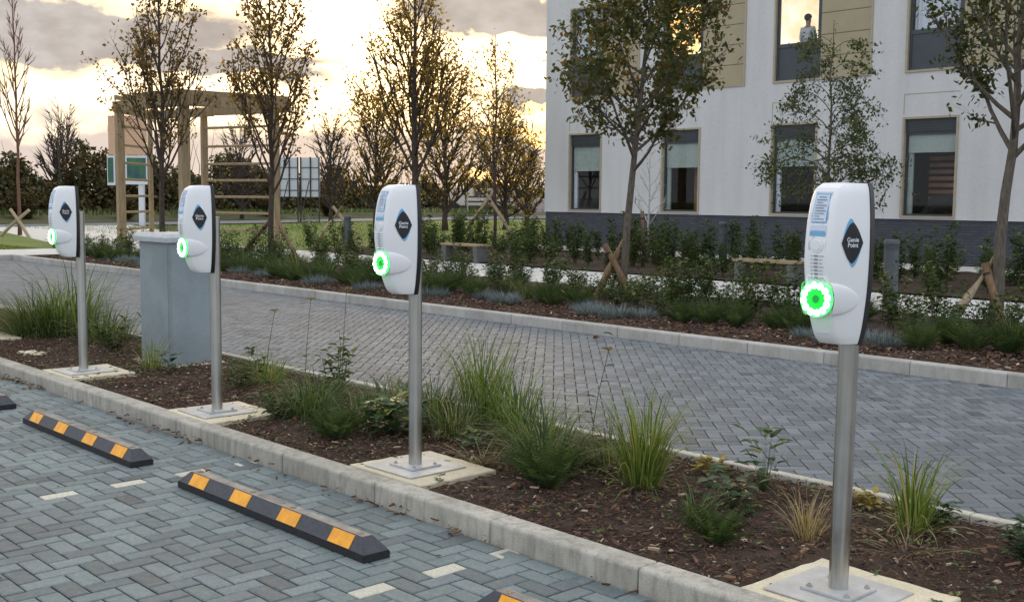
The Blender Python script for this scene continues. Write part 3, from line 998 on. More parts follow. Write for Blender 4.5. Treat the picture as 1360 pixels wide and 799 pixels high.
    for q, (l, r_) in enumerate([(-.015, .015), (-.022, .021), (-.02, .005), (-.023, .023), (-.022, .013), (-.021, .022), (-.022, .016), (-.021, 0.0), (-.022, .019)]):
        z = 1.681 - q * .0102
        surf_poly(b, [(l, z - .0012), (r_, z - .0012), (r_, z + .0012), (l, z + .0012)], Fp, .0056)
    b.build('sticker_text_lines', MGREYP, shell)
    b = MBd(); surf_poly(b, [(-.033, 1.537), (.033, 1.537), (.033, 1.553), (-.033, 1.553)], Fp, .0035)
    b.build('blue_stripe', MBLUE, shell)
    b = MBd(); surf_poly(b, [(-.033, 1.556), (.033, 1.556), (.033, 1.576), (-.033, 1.576)], Fp, .0035); b.build('display', MSTICK, shell)
    b = MBd()
    hb, hf, d = catmull(KEY, 1.503)
    for r_, y0, y1 in ((.029, 0, .004), (.020, .004, .007)):
        b.tube([(0, YB - d + .004, 1.503 - G), (0, YB - d - y0 - .001, 1.503 - G), (0, YB - d - y1, 1.503 - G)], [r_, r_, r_ * .96], 28)
    b.build('card_reader', MSHELL, shell)
    b = MBd()
    for q in range(7):
        z = 1.462 - q * .0135
        surf_poly(b, [(-.009, z - .0026), (.007, z - .0026), (.007, z + .0026), (-.009, z + .0026)], Fp, .0035)
        e = .026 if q % 3 else .032
        surf_poly(b, [(.012, z - .0008), (e, z - .0008), (e, z + .0008), (.012, z + .0008)], Fp, .0035)
        surf_poly(b, [(-.024, z - .0008), (-.014, z - .0008), (-.014, z + .0008), (-.024, z + .0008)], Fp, .0035)
    b.build('indicator_marks', MGREYP, shell)
    b = MBd(); surf_poly(b, [(-.03, 1.165), (.03, 1.165), (.03, 1.171), (-.03, 1.171)], Fp, .003); b.build('slot', MTEXT, shell)
    # --- socket: fairings that run back over the sides, lit ring, LEDs, cover
    rz = 1.30
    hb, hf, d = catmull(KEY, rz)
    fy = YB - d - .012          # ring plane
    LE, ZH, H0 = .128, .064, .0165
    for mir in (1, -1):
        b = MBd(); ni, nj = 22, 18
        for i in range(ni + 1):
            t = i / ni
            zh = ZH * max(0.0, 1 - t ** 2.0) ** .62
            for j in range(nj + 1):
                q = -1 + 2 * j / nj
                z = rz + q * zh
                hb_, hf_, d_ = catmull(KEY, z)
                L_ = math.hypot(hb_ - hf_, d_)
                off = H0 * (1 - t) ** .75 * max(0, 1 - q * q) ** .5 + (.0012 if abs(q) < .99 else -.002)
                x, y, z_ = side_point(z, L_ - .004 - t * LE, off)
                if i == 0: y = min(y, YB - d - .004)
                b.v.append((mir * x, y, z_ - G))
        for i in range(ni):
            for j in range(nj):
                a_ = i * (nj + 1) + j
                b.f.append((a_, a_ + 1, a_ + nj + 2, a_ + nj + 1)); b.a.append(.5)
        b.build('socket_fairing', MSHELL, shell, smooth=True)
    b = MBd(); b.tube([(0, fy + .003, rz - G), (0, YB - d + .03, rz - G)], [.066, .062], 40); b.build('socket_rim', MSHELL, shell, smooth=True)
    def disc(name, r0, r1, y0, y1, mat, n=40):
        b = MBd()
        for r_, y in ((r0, y0), (r1, y0), (r1, y1), (r0, y1)):
            for k in range(n):
                a = 2 * PI * k / n
                b.v.append((r_ * math.cos(a), y, rz - G + r_ * math.sin(a)))
        for j in range(4):
            for k in range(n):
                a_, c_ = j * n + k, j * n + (k + 1) % n
                e_, f_ = ((j + 1) % 4) * n + k, ((j + 1) % 4) * n + (k + 1) % n
                b.f.append((a_, c_, f_, e_)); b.a.append(.5)
        return b.build(name, mat, shell)
    disc('led_ring', .040, .0665, fy + .006, fy - .006, MGREEN)
    disc('socket_cover', .002, .0395, fy + .004, fy - .003, MGREEN2)
    b = MBd(); b.tube([(0, fy - .003, rz - G), (0, fy - .005, rz - G)], [.017, .015], 24); b.build('socket_centre', MGREEN3, shell)
    ledme = None
    for k in range(12):
        a = 2 * PI * (k + .3) / 12
        if ledme is None:
            b = MBd()
            b.tube([(0, 0, 0), (0, -.004, 0), (0, -.006, 0)], [.0122, .0116, .009], 14)
            ledme = b.mesh('led', MLED)
        link('led', ledme, shell, (.0515 * math.cos(a), fy - .006, rz - G + .0515 * math.sin(a)))
    return root
charger = make_charger()
ck = tree_of(charger)
CH = [(-2.34, 3.96, 'nearest white charging unit on a steel pole, with its lit green ring facing us'),
      (-5.11, 3.985, 'white charging unit on a steel pole beside the tall bright grasses, second nearest'),
      (-7.38, 3.945, 'white charging unit on a steel pole just in front of the grey metal cabinet'),
      (-9.86, 3.98, 'farthest white charging unit, on the steel pole left of the grey cabinet')]
for i, (x, y, lb) in enumerate(CH):
    c = charger if i == 0 else copy_tree(charger, ck)
    c.location = (x, y, 0.11); c.rotation_euler = (0, 0, R([0.0, 1.0, -1.0, 0.6][i]))
    if i == 0: c.rotation_euler = (0, R(0.5), 0)
    tag(c, lb, 'charging station', 'charging units standing in a row along the bed')
PADL = ['sandy concrete pad under the nearest charging pole', 'sandy concrete pad under the second charging pole by the tall grasses', 'sandy concrete pad under the charging pole by the cabinet',
        'sandy concrete pad under the farthest charging pole left of the cabinet', 'sandy concrete pad at the left edge with no pole in view']
for i, (x, y) in enumerate([(c[0], c[1]) for c in CH] + [(-12.95, 4.1)]):
    b = MBd()
    q = random.Random(i)
    pts = []
    for (ax, ay, bx, by) in ((-.33, -.25, .33, -.25), (.33, -.25, .33, .31), (.33, .31, -.31, .33), (-.31, .33, -.33, -.25)):
        for t in range(8):
            u = t / 8
            j = .004 if ay == -.25 and by == -.25 else .008
            pts.append((x + .03 + ax + (bx - ax) * u + q.uniform(-j, j), y + .0 + ay + (by - ay) * u + q.uniform(-j, j)))
    n = len(pts)
    b.add([(p_[0], p_[1], -.02) for p_ in pts] + [(p_[0], p_[1], .106) for p_ in pts] + [(x + .03 + (p_[0] - x - .03) * .985, y + (p_[1] - y) * .985, .112) for p_ in pts],
          [(k, (k + 1) % n, n + (k + 1) % n, n + k) for k in range(n)] + [(n + k, n + (k + 1) % n, 2 * n + (k + 1) % n, 2 * n + k) for k in range(n)] + [tuple(2 * n + k for k in range(n))])
    tag(b.build('concrete_pad', MPAD), PADL[i], 'concrete pad', 'concrete pads in the near bed')

# ------------------------------------------------------------------ cabinet
cab = empty('utility_cabinet', (-10.05, 4.98, 0.06), 0, 'tall grey galvanised cabinet with an overhanging lid standing in the bed', 'cabinet')
b = MBd(); b.box(-.30, .30, -.235, .235, .03, 1.17); b.build('body', MGALV, cab, bevel=.004)
b = MBd(); b.box(.3005, .3035, -.215, .215, .07, 1.12); b.build('side_panel', MGALV, cab)
b = MBd(); b.box(-.28, .28, -.2385, -.2355, .07, 1.13); b.build('door', MGALV, cab)
b = MBd()
b.add([(-.34, -.275, 1.17), (.34, -.275, 1.17), (.34, .275, 1.17), (-.34, .275, 1.17), (-.34, -.275, 1.215), (.34, -.275, 1.215), (.34, .275, 1.215), (-.34, .275, 1.215), (-.30, -.235, 1.25), (.30, -.235, 1.25), (.30, .235, 1.25), (-.30, .235, 1.25)],
      [(0, 3, 2, 1), (0, 1, 5, 4), (1, 2, 6, 5), (2, 3, 7, 6), (3, 0, 4, 7), (4, 5, 9, 8), (5, 6, 10, 9), (6, 7, 11, 10), (7, 4, 8, 11), (8, 9, 10, 11)])
b.build('lid', MLID, cab, bevel=.004)
b = MBd()
q = random.Random(5)
pts = [(-.38 + q.uniform(-.02, .02), -.30), (-.1, -.33), (.2, -.31), (.40, -.33), (.42, 0), (.40, .3), (0, .32), (-.38, .3)]
n = len(pts)
b.add([(x, y, -.06) for x, y in pts] + [(x, y, .035) for x, y in pts], [(k, (k + 1) % n, n + (k + 1) % n, n + k) for k in range(n)] + [tuple(n + k for k in range(n))])
b.build('concrete_footing', MPAD, cab)

# ------------------------------------------------------------------ wheel stops
def make_stop():
    root = empty('wheel_stop', (0, 0, 0))
    L = .915
    b = MBd()
    # plinth part
    b.box(-L, L, -.075, .075, 0.0, .035)
    b.build('base', MRUB, root, bevel=.003)
    b = MBd()
    xb, yb, xt, yt, zb, zt = L - .002, .073, L - .075, .030, .0355, .098
    b.add([(-xb, -yb, zb), (xb, -yb, zb), (xb, yb, zb), (-xb, yb, zb), (-xt, -yt, zt), (xt, -yt, zt), (xt, yt, zt), (-xt, yt, zt)],
          [(0, 3, 2, 1), (0, 1, 5, 4), (1, 2, 6, 5), (2, 3, 7, 6), (3, 0, 4, 7), (4, 5, 6, 7)])
    b.build('body', MRUBG, root, bevel=.003)
    b = MBd(); b.box(-xt + .006, xt - .006, -yt + .004, yt - .002, zt + .0002, zt + .0015); b.build('worn_top', MDUST, root)
    dy, dz = (yb - yt), (zt - zb)
    Ls = math.hypot(dy, dz); ny, nz_ = -dz / Ls, dy / Ls
    for x in (-.70, -.24, .24, .70):
        b = MBd()
        w_ = .088
        pts = []
        for (sx, t) in ((-w_, .06), (w_, .06), (w_, .97), (-w_, .97)):
            xx = x + sx - (0.0 if t < .5 else 0.0)
            pts.append((xx, -yb + dy * t + ny * .003, zb + dz * t + nz_ * .003))
        p2 = [(p_[0], p_[1] - ny * .0028, p_[2] - nz_ * .0028) for p_ in pts]
        b.add(pts + p2, [(0, 1, 2, 3), (7, 6, 5, 4), (0, 4, 5, 1), (1, 5, 6, 2), (2, 6, 7, 3), (3, 7, 4, 0)])
        b.build('orange_reflector', MORANGE, root)
    for x in (-.78, -.20, .20, .78):
        b = MBd(); b.cyl(x, .002, zt + .0016, zt + .0026, .018, 16); b.build('bolt_hole', MBLACK, root)
    b = MBd()
    b.box(-.12, .10, -.008, -.004, zt + .0016, zt + .0026); b.box(-.12, .10, .012, .016, zt + .0016, zt + .0026); b.box(-.124, -.1202, -.008, .016, zt + .0016, zt + .0026); b.box(.1002, .104, -.008, .016, zt + .0016, zt + .0026)
    b.build('moulded_slot', MBLACK, root)
    return root
ws = make_stop()
wk = tree_of(ws)
for i, (x, y, rz, lb) in enumerate([(-5.06, 3.012, 0, 'black rubber wheel stop with four orange squares, nearest one seen whole'), (-7.49, 3.005, R(-.2), 'black rubber wheel stop with orange squares, second from the left edge'),
                                    (-9.93, 3.03, 0, 'black rubber wheel stop cut off by the left edge of the photo'), (-2.45, 2.995, 0, 'black rubber wheel stop just peeping in at the bottom edge')]):
    c = ws if i == 0 else copy_tree(ws, wk)
    c.location = (x, y, .001); c.rotation_euler = (0, 0, rz)
    tag(c, lb, 'wheel stop', 'rubber wheel stops in the parking bays')

# ------------------------------------------------------------------ vegetation generators
def blades(b, r, n, L0, L1, wd, spread, lean, seg=5, base=0.08, v0=0.0, v1=1.0, droop=1.0):
    n = int(n * 1.6); wd *= .68; L0 *= .75
    for _ in range(n):
        a = r.uniform(0, 2 * PI); br = base * math.sqrt(r.random())
        x, y = br * math.cos(a), br * math.sin(a)
        d = a + r.uniform(-.7, .7)
        L = r.uniform(L0, L1); th = abs(r.gauss(spread, lean)); curve = r.uniform(.4, 1.3) * droop
        z = 0; w_ = wd * r.uniform(.6, 1.2)
        ox, oy = -math.sin(d) * w_, math.cos(d) * w_
        tw = r.uniform(-.8, .8)
        vs = []
        for i in range(seg + 1):
            t = i / seg
            k = (1 - t ** 2.2) * .5 * (0.55 + 0.45 * min(1, t * 4)) + (.02 if i < seg else 0.0)
            c_, s_ = math.cos(tw * t), math.sin(tw * t)
            vs += [(x - ox * k * c_, y - oy * k * c_, z - w_ * k * s_), (x + ox * k * c_, y + oy * k * c_, z + w_ * k * s_)]
            ang = th + curve * t * t * 2.1
            z += L / seg * math.cos(ang); x += L / seg * math.sin(ang) * math.cos(d); y += L / seg * math.sin(ang) * math.sin(d)
            z = max(z, 0.005)
        b.add(vs, [(2 * i, 2 * i + 1, 2 * i + 3, 2 * i + 2) for i in range(seg)], r.uniform(v0, v1))
def leaf(b, p, d, up_, L, W_, var, fold=.25):
    """one pointed leaf: 6 verts, 4 tris, folded on its midrib"""
    d = Vector(d).normalized(); s = d.cross(Vector(up_))
    if s.length < 1e-4: s = Vector((1, 0, 0))
    s.normalize(); n = s.cross(d)
    p = Vector(p)
    q = [p, p + d * L * .35 + s * W_ * .5 + n * W_ * fold, p + d * L * .72 + s * W_ * .36 + n * W_ * fold * .6, p + d * L - n * L * .1, p + d * L * .72 - s * W_ * .36 + n * W_ * fold * .6, p + d * L * .35 - s * W_ * .5 + n * W_ * fold, p + d * L * .5]
    b.add([tuple(v) for v in q], [(0, 1, 6), (1, 2, 3, 6), (6, 3, 4, 5), (0, 6, 5)], var)
def quadleaf(b, x, y, z, L, r, var):
    a = r.uniform(0, 2 * PI); e = r.uniform(-1.2, .9)
    dx, dy, dz = math.cos(a) * math.cos(e), math.sin(a) * math.cos(e), math.sin(e)
    c = r.uniform(0, 2 * PI)
    sx, sy, sz = -math.sin(a) * math.cos(c) , math.cos(a) * math.cos(c), math.sin(c)
    W_ = L * .36
    b.add([(x, y, z), (x + dx * L * .5 + sx * W_, y + dy * L * .5 + sy * W_, z + dz * L * .5 + sz * W_), (x + dx * L, y + dy * L, z + dz * L), (x + dx * L * .5 - sx * W_, y + dy * L * .5 - sy * W_, z + dz * L * .5 - sz * W_)], [(0, 1, 2, 3)], var)
def grass_mesh(seed, n, L0, L1, wd, mat, spread=.25, lean=.25, base=.08, droop=1.0, extra=0):
    r = random.Random(seed); b = MBd()
    blades(b, r, n, L0, L1, wd, spread, lean, base=base, droop=droop)
    if extra: blades(b, r, extra, L0 * .4, L1 * .6, wd * .8, 1.0, .25, base=base, v0=.55, v1=1.0)
    me = bpy.data.meshes.new('grass'); me.from_pydata(b.v, [], b.f)
    at = me.attributes.new('var', 'FLOAT', 'FACE'); at.data.foreach_set('value', b.a)
    me.materials.append(mat)
    return me
def tomesh(b, mat, nm='foliage', smooth=False):
    me = bpy.data.meshes.new(nm); me.from_pydata(b.v, [], b.f)
    at = me.attributes.new('var', 'FLOAT', 'FACE'); at.data.foreach_set('value', b.a)
    me.materials.append(mat)
    if smooth: me.polygons.foreach_set('use_smooth', [True] * len(me.polygons))
    return me
def shrub(seed, stems, H, spread, leafL, mat, density=26, tw=.004):
    """upright leafy shrub: returns (stem mesh, leaf mesh)"""
    r = random.Random(seed); s = MBd(); l = MBd()
    for _ in range(stems):
        a = r.uniform(0, 2 * PI); h_ = H * r.uniform(.5, 1.0); out_ = spread * r.uniform(.1, 1)
        pts = []
        x0, y0 = math.cos(a) * spread * .25 * r.random(), math.sin(a) * spread * .25 * r.random()
        for i in range(5):
            t = i / 4
            pts.append((x0 + math.cos(a) * out_ * t ** 1.3 + r.gauss(0, .012), y0 + math.sin(a) * out_ * t ** 1.3 + r.gauss(0, .012), h_ * t))
        s.tube(pts, [tw * 1.6, tw * 1.3, tw, tw * .7, tw * .3], 4, cap=False)
        n = int(density * h_ / .6)
        for k in range(n):
            t = r.uniform(.12, 1.0); i = min(int(t * 4), 3); f = t * 4 - i
            p = [pts[i][c] * (1 - f) + pts[i + 1][c] * f for c in range(3)]
            q = r.uniform(0, 2 * PI); e = r.uniform(-.4, .8); off = r.uniform(0, .09) * (1.15 - t) * (H / .8)
            p = (p[0] + math.cos(q) * off, p[1] + math.sin(q) * off, p[2])
            quad = leafL * r.uniform(.6, 1.25)
            leaf(l, p, (math.cos(q) * math.cos(e), math.sin(q) * math.cos(e), math.sin(e)), (0, 0, 1), quad, quad * .55, min(1, max(0, r.gauss(.5, .24) + (t - .5) * .25)))
    return tomesh(s, MSTEM, 'stems'), tomesh(l, mat, 'leaves')
def fern(seed, n, H, rad, mat):
    r = random.Random(seed); b = MBd()
    for _ in range(n):
        a = r.uniform(0, 2 * PI); L = H * r.uniform(.6, 1.0); th = r.uniform(.1, .9)
        x, y, z = rad * .25 * math.cos(a) * r.random(), rad * .25 * math.sin(a) * r.random(), 0
        v = r.random()
        for i in range(12):
            t = i / 12; ang = th + t * .5
            x += L / 12 * math.sin(ang) * math.cos(a); y += L / 12 * math.sin(ang) * math.sin(a); z += L / 12 * math.cos(ang)
            for sgn in (-1, 1):
                ll = L * .17 * math.sin(PI * min(1, t + .15)) + .006
                dx, dy = -math.sin(a) * sgn, math.cos(a) * sgn
                dz = r.uniform(.1, .7)
                w2 = .003
                b.add([(x, y, z - w2), (x + dx * ll, y + dy * ll, z + dz * ll), (x + math.cos(a) * .002, y + math.sin(a) * .002, z + w2 * 2)], [(0, 1, 2)], v)
                b.add([(x, y, z), (x + dx * ll * .6 + math.cos(a) * ll * .5, y + dy * ll * .6 + math.sin(a) * ll * .5, z + dz * ll), (x, y, z + w2 * 2)], [(0, 1, 2)], v)
    return tomesh(b, mat)
def rosette(seed, n, L, mat, H=.12):
    r = random.Random(seed); b = MBd()
    for k in range(n):
        a = r.uniform(0, 2 * PI); e = r.uniform(-.1, .9); rr = L * r.uniform(.1, 1.2); z = H * r.uniform(.2, 1.0)
        leaf(b, (rr * math.cos(a), rr * math.sin(a), z), (math.cos(a + r.uniform(-.6, .6)) * math.cos(e), math.sin(a) * math.cos(e), math.sin(e) * .6 - .1), (0, 0, 1), L * r.uniform(.6, 1.1), L * r.uniform(.4, .65), min(1, max(0, r.gauss(.5, .25))), .12)
        b.add([(rr * math.cos(a), rr * math.sin(a), z), (rr * .2 * math.cos(a), rr * .2 * math.sin(a), 0), (rr * .2 * math.cos(a) + .004, rr * .2 * math.sin(a), 0)], [(0, 1, 2)], .3)
    return tomesh(b, mat)

# --- plants of the near bed
def plant(name, me, x, y, z, s, rz, label, cat, group=None):
    o = link(name, me, None, (x, y, z), rz)
    o.scale = (s, s, s)
    return tag(o, label, cat, group)
GZ = SOILZ + .01
gbig = grass_mesh(1, 1000, .30, .60, .010, LG_DARK, .5, .35, .36, .9, 260)
gtallL = grass_mesh(2, 44, .7, 1.0, .018, LG_BRIGHT, .16, .14, .26, .9)
plant('grass_clump', gbig, -12.95, 4.85, GZ, 1.25, .3, 'large dark green grass clump at the left edge beside the farthest charger', 'grass clump')
plant('grass_clump', gtallL, -12.6, 5.0, GZ, 1.25, 1.3, 'tall arching grass blades rising from the large left clump', 'grass clump')
plant('grass_clump', grass_mesh(3, 200, .22, .45, .009, LG_DARK, .5, .3, .2, .9, 50), -11.9, 5.05, GZ, 1.3, .5, 'low dark grass clump between the left clump and the farthest pole', 'grass clump')
plant('green_sprout', grass_mesh(31, 60, .15, .42, .010, LG_BRIGHT, .2, .2, .08, .8, 20), -9.72, 4.55, GZ, 1.0, .5, 'small yellowish green grass behind the farthest pole', 'grass clump')
plant('grass_clump', grass_mesh(4, 260, .25, .44, .008, LG_DARK, .7, .3, .14, 1.2, 60), -6.95, 4.45, GZ, 1.2, .2, 'dark arching grass clump right of the pole by the cabinet', 'grass clump')
plant('grass_clump', grass_mesh(5, 240, .2, .40, .007, LG_DARK, .9, .25, .16, 1.3, 40), -6.66, 4.82, GZ, 1.3, 1.2, 'flattened dark grass clump behind the arching clump near the edging', 'grass clump')
plant('grass_clump', grass_mesh(6, 260, .25, .42, .008, LG_DARK, .5, .25, .15, 1.0, 50), -6.2, 4.98, GZ, 1.2, 2.2, 'dark grass clump left of the second nearest pole by the edging', 'grass clump')
plant('grass_clump', grass_mesh(7, 150, .5, .82, .011, LG_BRIGHT, .14, .12, .14, .7, 20), -5.92, 5.22, GZ, 1.0, .2, 'tall bright green upright grass just right of the second nearest pole', 'grass clump')
plant('grass_clump', grass_mesh(8, 110, .35, .66, .011, LG_BRIGHT, .22, .16, .13, .8, 30), -5.45, 5.1, GZ, 1.0, 2.2, 'bright green grass leaning right, beside the tallest upright grass', 'grass clump')
plant('grass_clump', grass_mesh(9, 230, .25, .52, .010, LG_DARK, .55, .28, .14, 1.1, 60), -4.66, 4.6, GZ, 1.15, .2, 'broad arching green grass clump in the middle of the bed', 'grass clump')
plant('grass_clump', grass_mesh(10, 170, .38, .72, .011, LG_BRIGHT, .2, .18, .10, .9, 40), -4.02, 4.72, GZ, 1.0, 1.0, 'tall bright grass with pale seed stalks right of the middle clump', 'grass clump')
plant('grass_clump', grass_mesh(11, 50, .14, .30, .009, LG_DARK, .5, .25, .05, 1.0, 20), -3.38, 4.38, GZ, 1.0, 1.0, 'small tuft of grass on bare mulch, between broad grass and leafy weed', 'grass clump')
plant('grass_clump', grass_mesh(12, 60, .3, .58, .014, LG_BRIGHT, .16, .14, .07, .9, 40), -2.60, 5.05, GZ, 1.0, 2.0, 'bright green arching grass right of the nearest pole', 'grass clump')
plant('grass_clump', grass_mesh(21, 200, .22, .40, .009, LG_DARK, .6, .3, .14, 1.1, 60), -7.3, 4.75, GZ, 1.0, .8, 'dark grass clump by the edging under the tall thin seed heads', 'grass clump')
plant('grass_clump', grass_mesh(22, 200, .2, .38, .008, LG_DARK, .7, .3, .15, 1.2, 50), -6.85, 5.15, GZ, 1.1, 1.8, 'dark grass clump hard against the edging midway between two poles', 'grass clump')
plant('grass_clump', grass_mesh(23, 160, .25, .46, .009, LG_DARK, .5, .3, .13, 1.0, 60), -5.72, 4.78, GZ, 1.0, 2.8, 'low green grass in front of the tall bright upright grass', 'grass clump')
plant('grass_clump', grass_mesh(24, 120, .25, .50, .009, LG_BRIGHT, .45, .3, .12, 1.1, 50), -5.12, 4.95, GZ, 1.0, .8, 'loose arching grass right of the tall bright grass, before the lone seed head', 'grass clump')
plant('grass_clump', grass_mesh(25, 120, .25, .46, .009, LG_DARK, .6, .3, .14, 1.2, 50), -4.45, 5.0, GZ, 1.1, 1.8, 'dark arching grass by the edging behind the middle clump', 'grass clump')
plant('grass_clump', grass_mesh(26, 70, .18, .36, .009, LG_DARK, .6, .3, .1, 1.0, 30), -8.75, 5.1, GZ, 1.0, 1.8, 'small dark grass between the cabinet and the edging flowers', 'grass clump')
for k, (x, y, sc_, lb) in enumerate([(-10.95, 4.75, 1.0, 'leafy green weed just right of the farthest pole'), (-10.6, 5.1, 1.1, 'leafy green weed between the farthest pole and the cabinet'), (-8.2, 4.6, .9, 'leafy green weed between the cabinet corner and its pole'), (-6.9, 4.15, .7, 'small leafy weed at the front of the arching grass')]):
    a_, b_ = shrub(170 + k, 8, .40, .2, .06, LG_FERN, 46, .003)
    rt = empty('leafy_weed', (x, y, GZ), k, lb, 'plant'); rt.scale = (sc_,) * 3
    link('stems', a_, rt); link('leaves', b_, rt)
plant('grass_clump', grass_mesh(27, 90, .2, .42, .009, LG_BRIGHT, .5, .3, .1, 1.1, 30), -8.35, 4.95, GZ, 1.1, 1.8, 'green arching grass right of the cabinet behind its pole', 'grass clump')
plant('grass_clump', grass_mesh(28, 120, .18, .36, .009, LG_DARK, .7, .3, .12, 1.1, 40), -6.4, 4.55, GZ, 1.1, .8, 'low spreading grass between the feathery plant and the arching clumps', 'grass clump')
plant('straw_tuft', grass_mesh(13, 70, .15, .34, .006, LG_STRAW, .35, .25, .06, .8), -2.86, 4.55, GZ, 1.0, 2.0, 'dry straw coloured tuft just left of the nearest pole', 'dry grass')
plant('straw_tuft', grass_mesh(14, 50, .2, .40, .006, LG_STRAW, 1.1, .2, .08, .5), -5.0, 4.42, GZ, 1.0, 3.0, 'dry blades lying flat left of the middle grass clump', 'dry grass')
plant('straw_tuft', grass_mesh(17, 36, .15, .34, .006, LG_STRAW, 1.2, .15, .10, .5), -2.45, 4.72, GZ, 1.0, 1.0, 'dry blades lying flat at the foot of the bright arching grass', 'dry grass')
plant('feathery_plant', fern(1, 90, .26, .2, LG_FERN), -6.12, 4.12, GZ, 1.1, 0, 'low feathery green plant left of the second nearest pole', 'plant')
plant('feathery_plant', fern(2, 110, .36, .25, LG_FERN), -4.33, 4.30, GZ, 1.0, 0, 'bushy feathery green plant in front of the middle grasses', 'plant')
plant('feathery_plant', fern(3, 60, .22, .2, LG_FERN), -3.10, 4.18, GZ, 1.0, 0, 'low feathery green plant on bare mulch left of the nearest pole', 'plant')
plant('broad_leaf_plant', rosette(1, 90, .12, LG_BROAD, .22), -6.02, 4.5, GZ, 1.15, 0, 'broad leaved green plant under the grasses left of the second pole', 'plant')
plant('broad_leaf_plant', rosette(2, 42, .11, LG_BROAD, .2), -3.42, 4.72, GZ, 1.0, 0, 'dark broad leaved weed on the mulch beside the small tuft', 'plant')
plant('broad_leaf_plant', rosette(3, 34, .10, LG_BROAD, .34), -3.5, 5.12, GZ, 1.0, 0, 'taller leafy weed close to the edging left of the nearest pole', 'plant')
plant('broad_leaf_plant', rosette(5, 30, .08, LG_BROAD, .2), -9.35, 4.55, GZ, 1.0, 0, 'small leafy plant at the foot of the cabinet', 'plant')
plant('broad_leaf_plant', rosette(9, 60, .07, LG_BROAD, .12), -11.0, 5.15, GZ, 1.4, 0, 'low leafy ground plant behind the farthest pole', 'plant')
plant('broad_leaf_plant', rosette(8, 50, .08, LG_BROAD, .28), -10.75, 5.35, GZ, 1.2, 0, 'leafy plant by the edging left of the cabinet', 'plant')
plant('broad_leaf_plant', rosette(6, 120, .05, LG_BROAD, .14), -2.02, 4.98, GZ, 1.3, 0, 'low green ground plant at the right edge of the bed', 'plant')
plant('broad_leaf_plant', rosette(11, 60, .05, LG_BROAD, .10), -2.55, 5.22, GZ, 1.3, 0, 'low leafy plant under the bright arching grass', 'plant')
plant('broad_leaf_plant', rosette(12, 36, .07, LG_BROAD, .10), -5.3, 4.62, GZ, 1.1, 0, 'low broad leaves at the foot of the tall bright grass', 'plant')
plant('broad_leaf_plant', rosette(13, 26, .06, LG_BROAD, .08), -7.32, 4.38, GZ, 1.0, 0, 'small sprout right behind the pad by the cabinet', 'plant')
ylw = rosette(14, 46, .07, LG_SEED, .08)
plant('yellowing_plant', ylw, -3.95, 5.25, GZ, 1.0, 0, 'yellowing low leaves by the edging behind the small tuft', 'plant')
plant('yellowing_plant', ylw, -2.95, 5.28, GZ, .9, 1.0, 'yellowing low leaves by the edging just left of the nearest pole', 'plant')
# leafy tall weed and umbel flowers
st, lv = shrub(50, 7, .62, .16, .075, LG_FERN, 26)
rt = empty('leafy_weed', (-7.35, 4.95, GZ), 0, 'leafy upright weed right of the pole by the cabinet', 'plant')
link('stems', st, rt); link('leaves', lv, rt)
def umbel(x, y, H, lean, label, headr=.035, leaves=3, seed=0):
    r = random.Random(seed)
    rt = empty('seed_head_flower', (x, y, GZ), 0, label, 'flower')
    b = MBd(); pts = [(lean * t * t, lean * .4 * t, H * t) for t in (0, .3, .6, 1)]
    b.tube(pts, [.004, .003, .0025, .002], 5)
    for _ in range(6):
        a = r.uniform(0, 2 * PI); b.tube([pts[3], (pts[3][0] + headr * .7 * math.cos(a), pts[3][1] + headr * .7 * math.sin(a), H + .02)], [.0015, .001], 4, cap=False)
    b.build('stem', MSTEM, rt)
    l = MBd()
    for _ in range(70):
        a = r.uniform(0, 2 * PI); q = headr * math.sqrt(r.random())
        quadleaf(l, pts[3][0] + q * math.cos(a), pts[3][1] + q * math.sin(a), H + .02 - q * .2, .012, r, r.random())
    link('seed_head', tomesh(l, LG_SEED, 'seed_head'), rt)
    if leaves:
        l = MBd()
        for k in range(leaves):
            a = r.uniform(0, 2 * PI); t = .25 + .15 * k
            leaf(l, (lean * t * t, lean * .4 * t, H * t), (math.cos(a), math.sin(a), .3), (0, 0, 1), .07, .03, r.random())
        link('leaves', tomesh(l, LG_BROAD, 'leaves'), rt)
umbel(-7.35, 5.0, .86, .05, 'lone flat yellow seed head on a tall thin stem above the leafy weed', .042, 3, 1)
umbel(-7.72, 4.9, .76, .06, 'drooping olive seed head left of the tall thin stem', .04, 2, 2)
umbel(-8.0, 4.7, .66, .1, 'yellow seed head peeping out behind the pole by the cabinet', .035, 0, 3)
umbel(-4.72, 5.05, .66, .10, 'small yellow seed head on a dark thin stem over the road paving', .028, 7, 4)
# small stones and scraps
def rock(seed, s):
    r = random.Random(seed); bm = bmesh.new(); bmesh.ops.create_icosphere(bm, subdivisions=2, radius=s)
    for v in bm.verts: v.co *= r.uniform(.7, 1.1); v.co.z *= .5
    me = bpy.data.meshes.new('rock'); bm.to_mesh(me); bm.free(); me.materials.append(MPAD); return me
for k, (x, y, s) in enumerate([(-11.45, 4.12, .05), (-11.38, 4.05, .06), (-11.3, 4.15, .045), (-11.22, 4.08, .055), (-11.5, 4.02, .04)]):
    plant('rock', rock(k, s), x, y, GZ + .01, 1, k, ['leftmost small brown stone of the heap on the mulch', 'front middle small brown stone of the heap', 'rear middle small brown stone of the heap', 'rightmost small brown stone of the heap on the mulch', 'front left small brown stone of the heap'][k], 'stone', 'little heap of stones at the left of the bed')
pbl = rock(9, .014)
r_ = random.Random(3)
pb = MBd()
for k in range(90):
    x, y = r_.uniform(-11, -1.8), r_.uniform(3.75, 5.4)
    s = r_.uniform(.5, 1.3)
    pb.add([(x + v.co.x * s, y + v.co.y * s, GZ + .02 + v.co.z * s) for v in pbl.vertices], [tuple(p.vertices) for p in pbl.polygons])
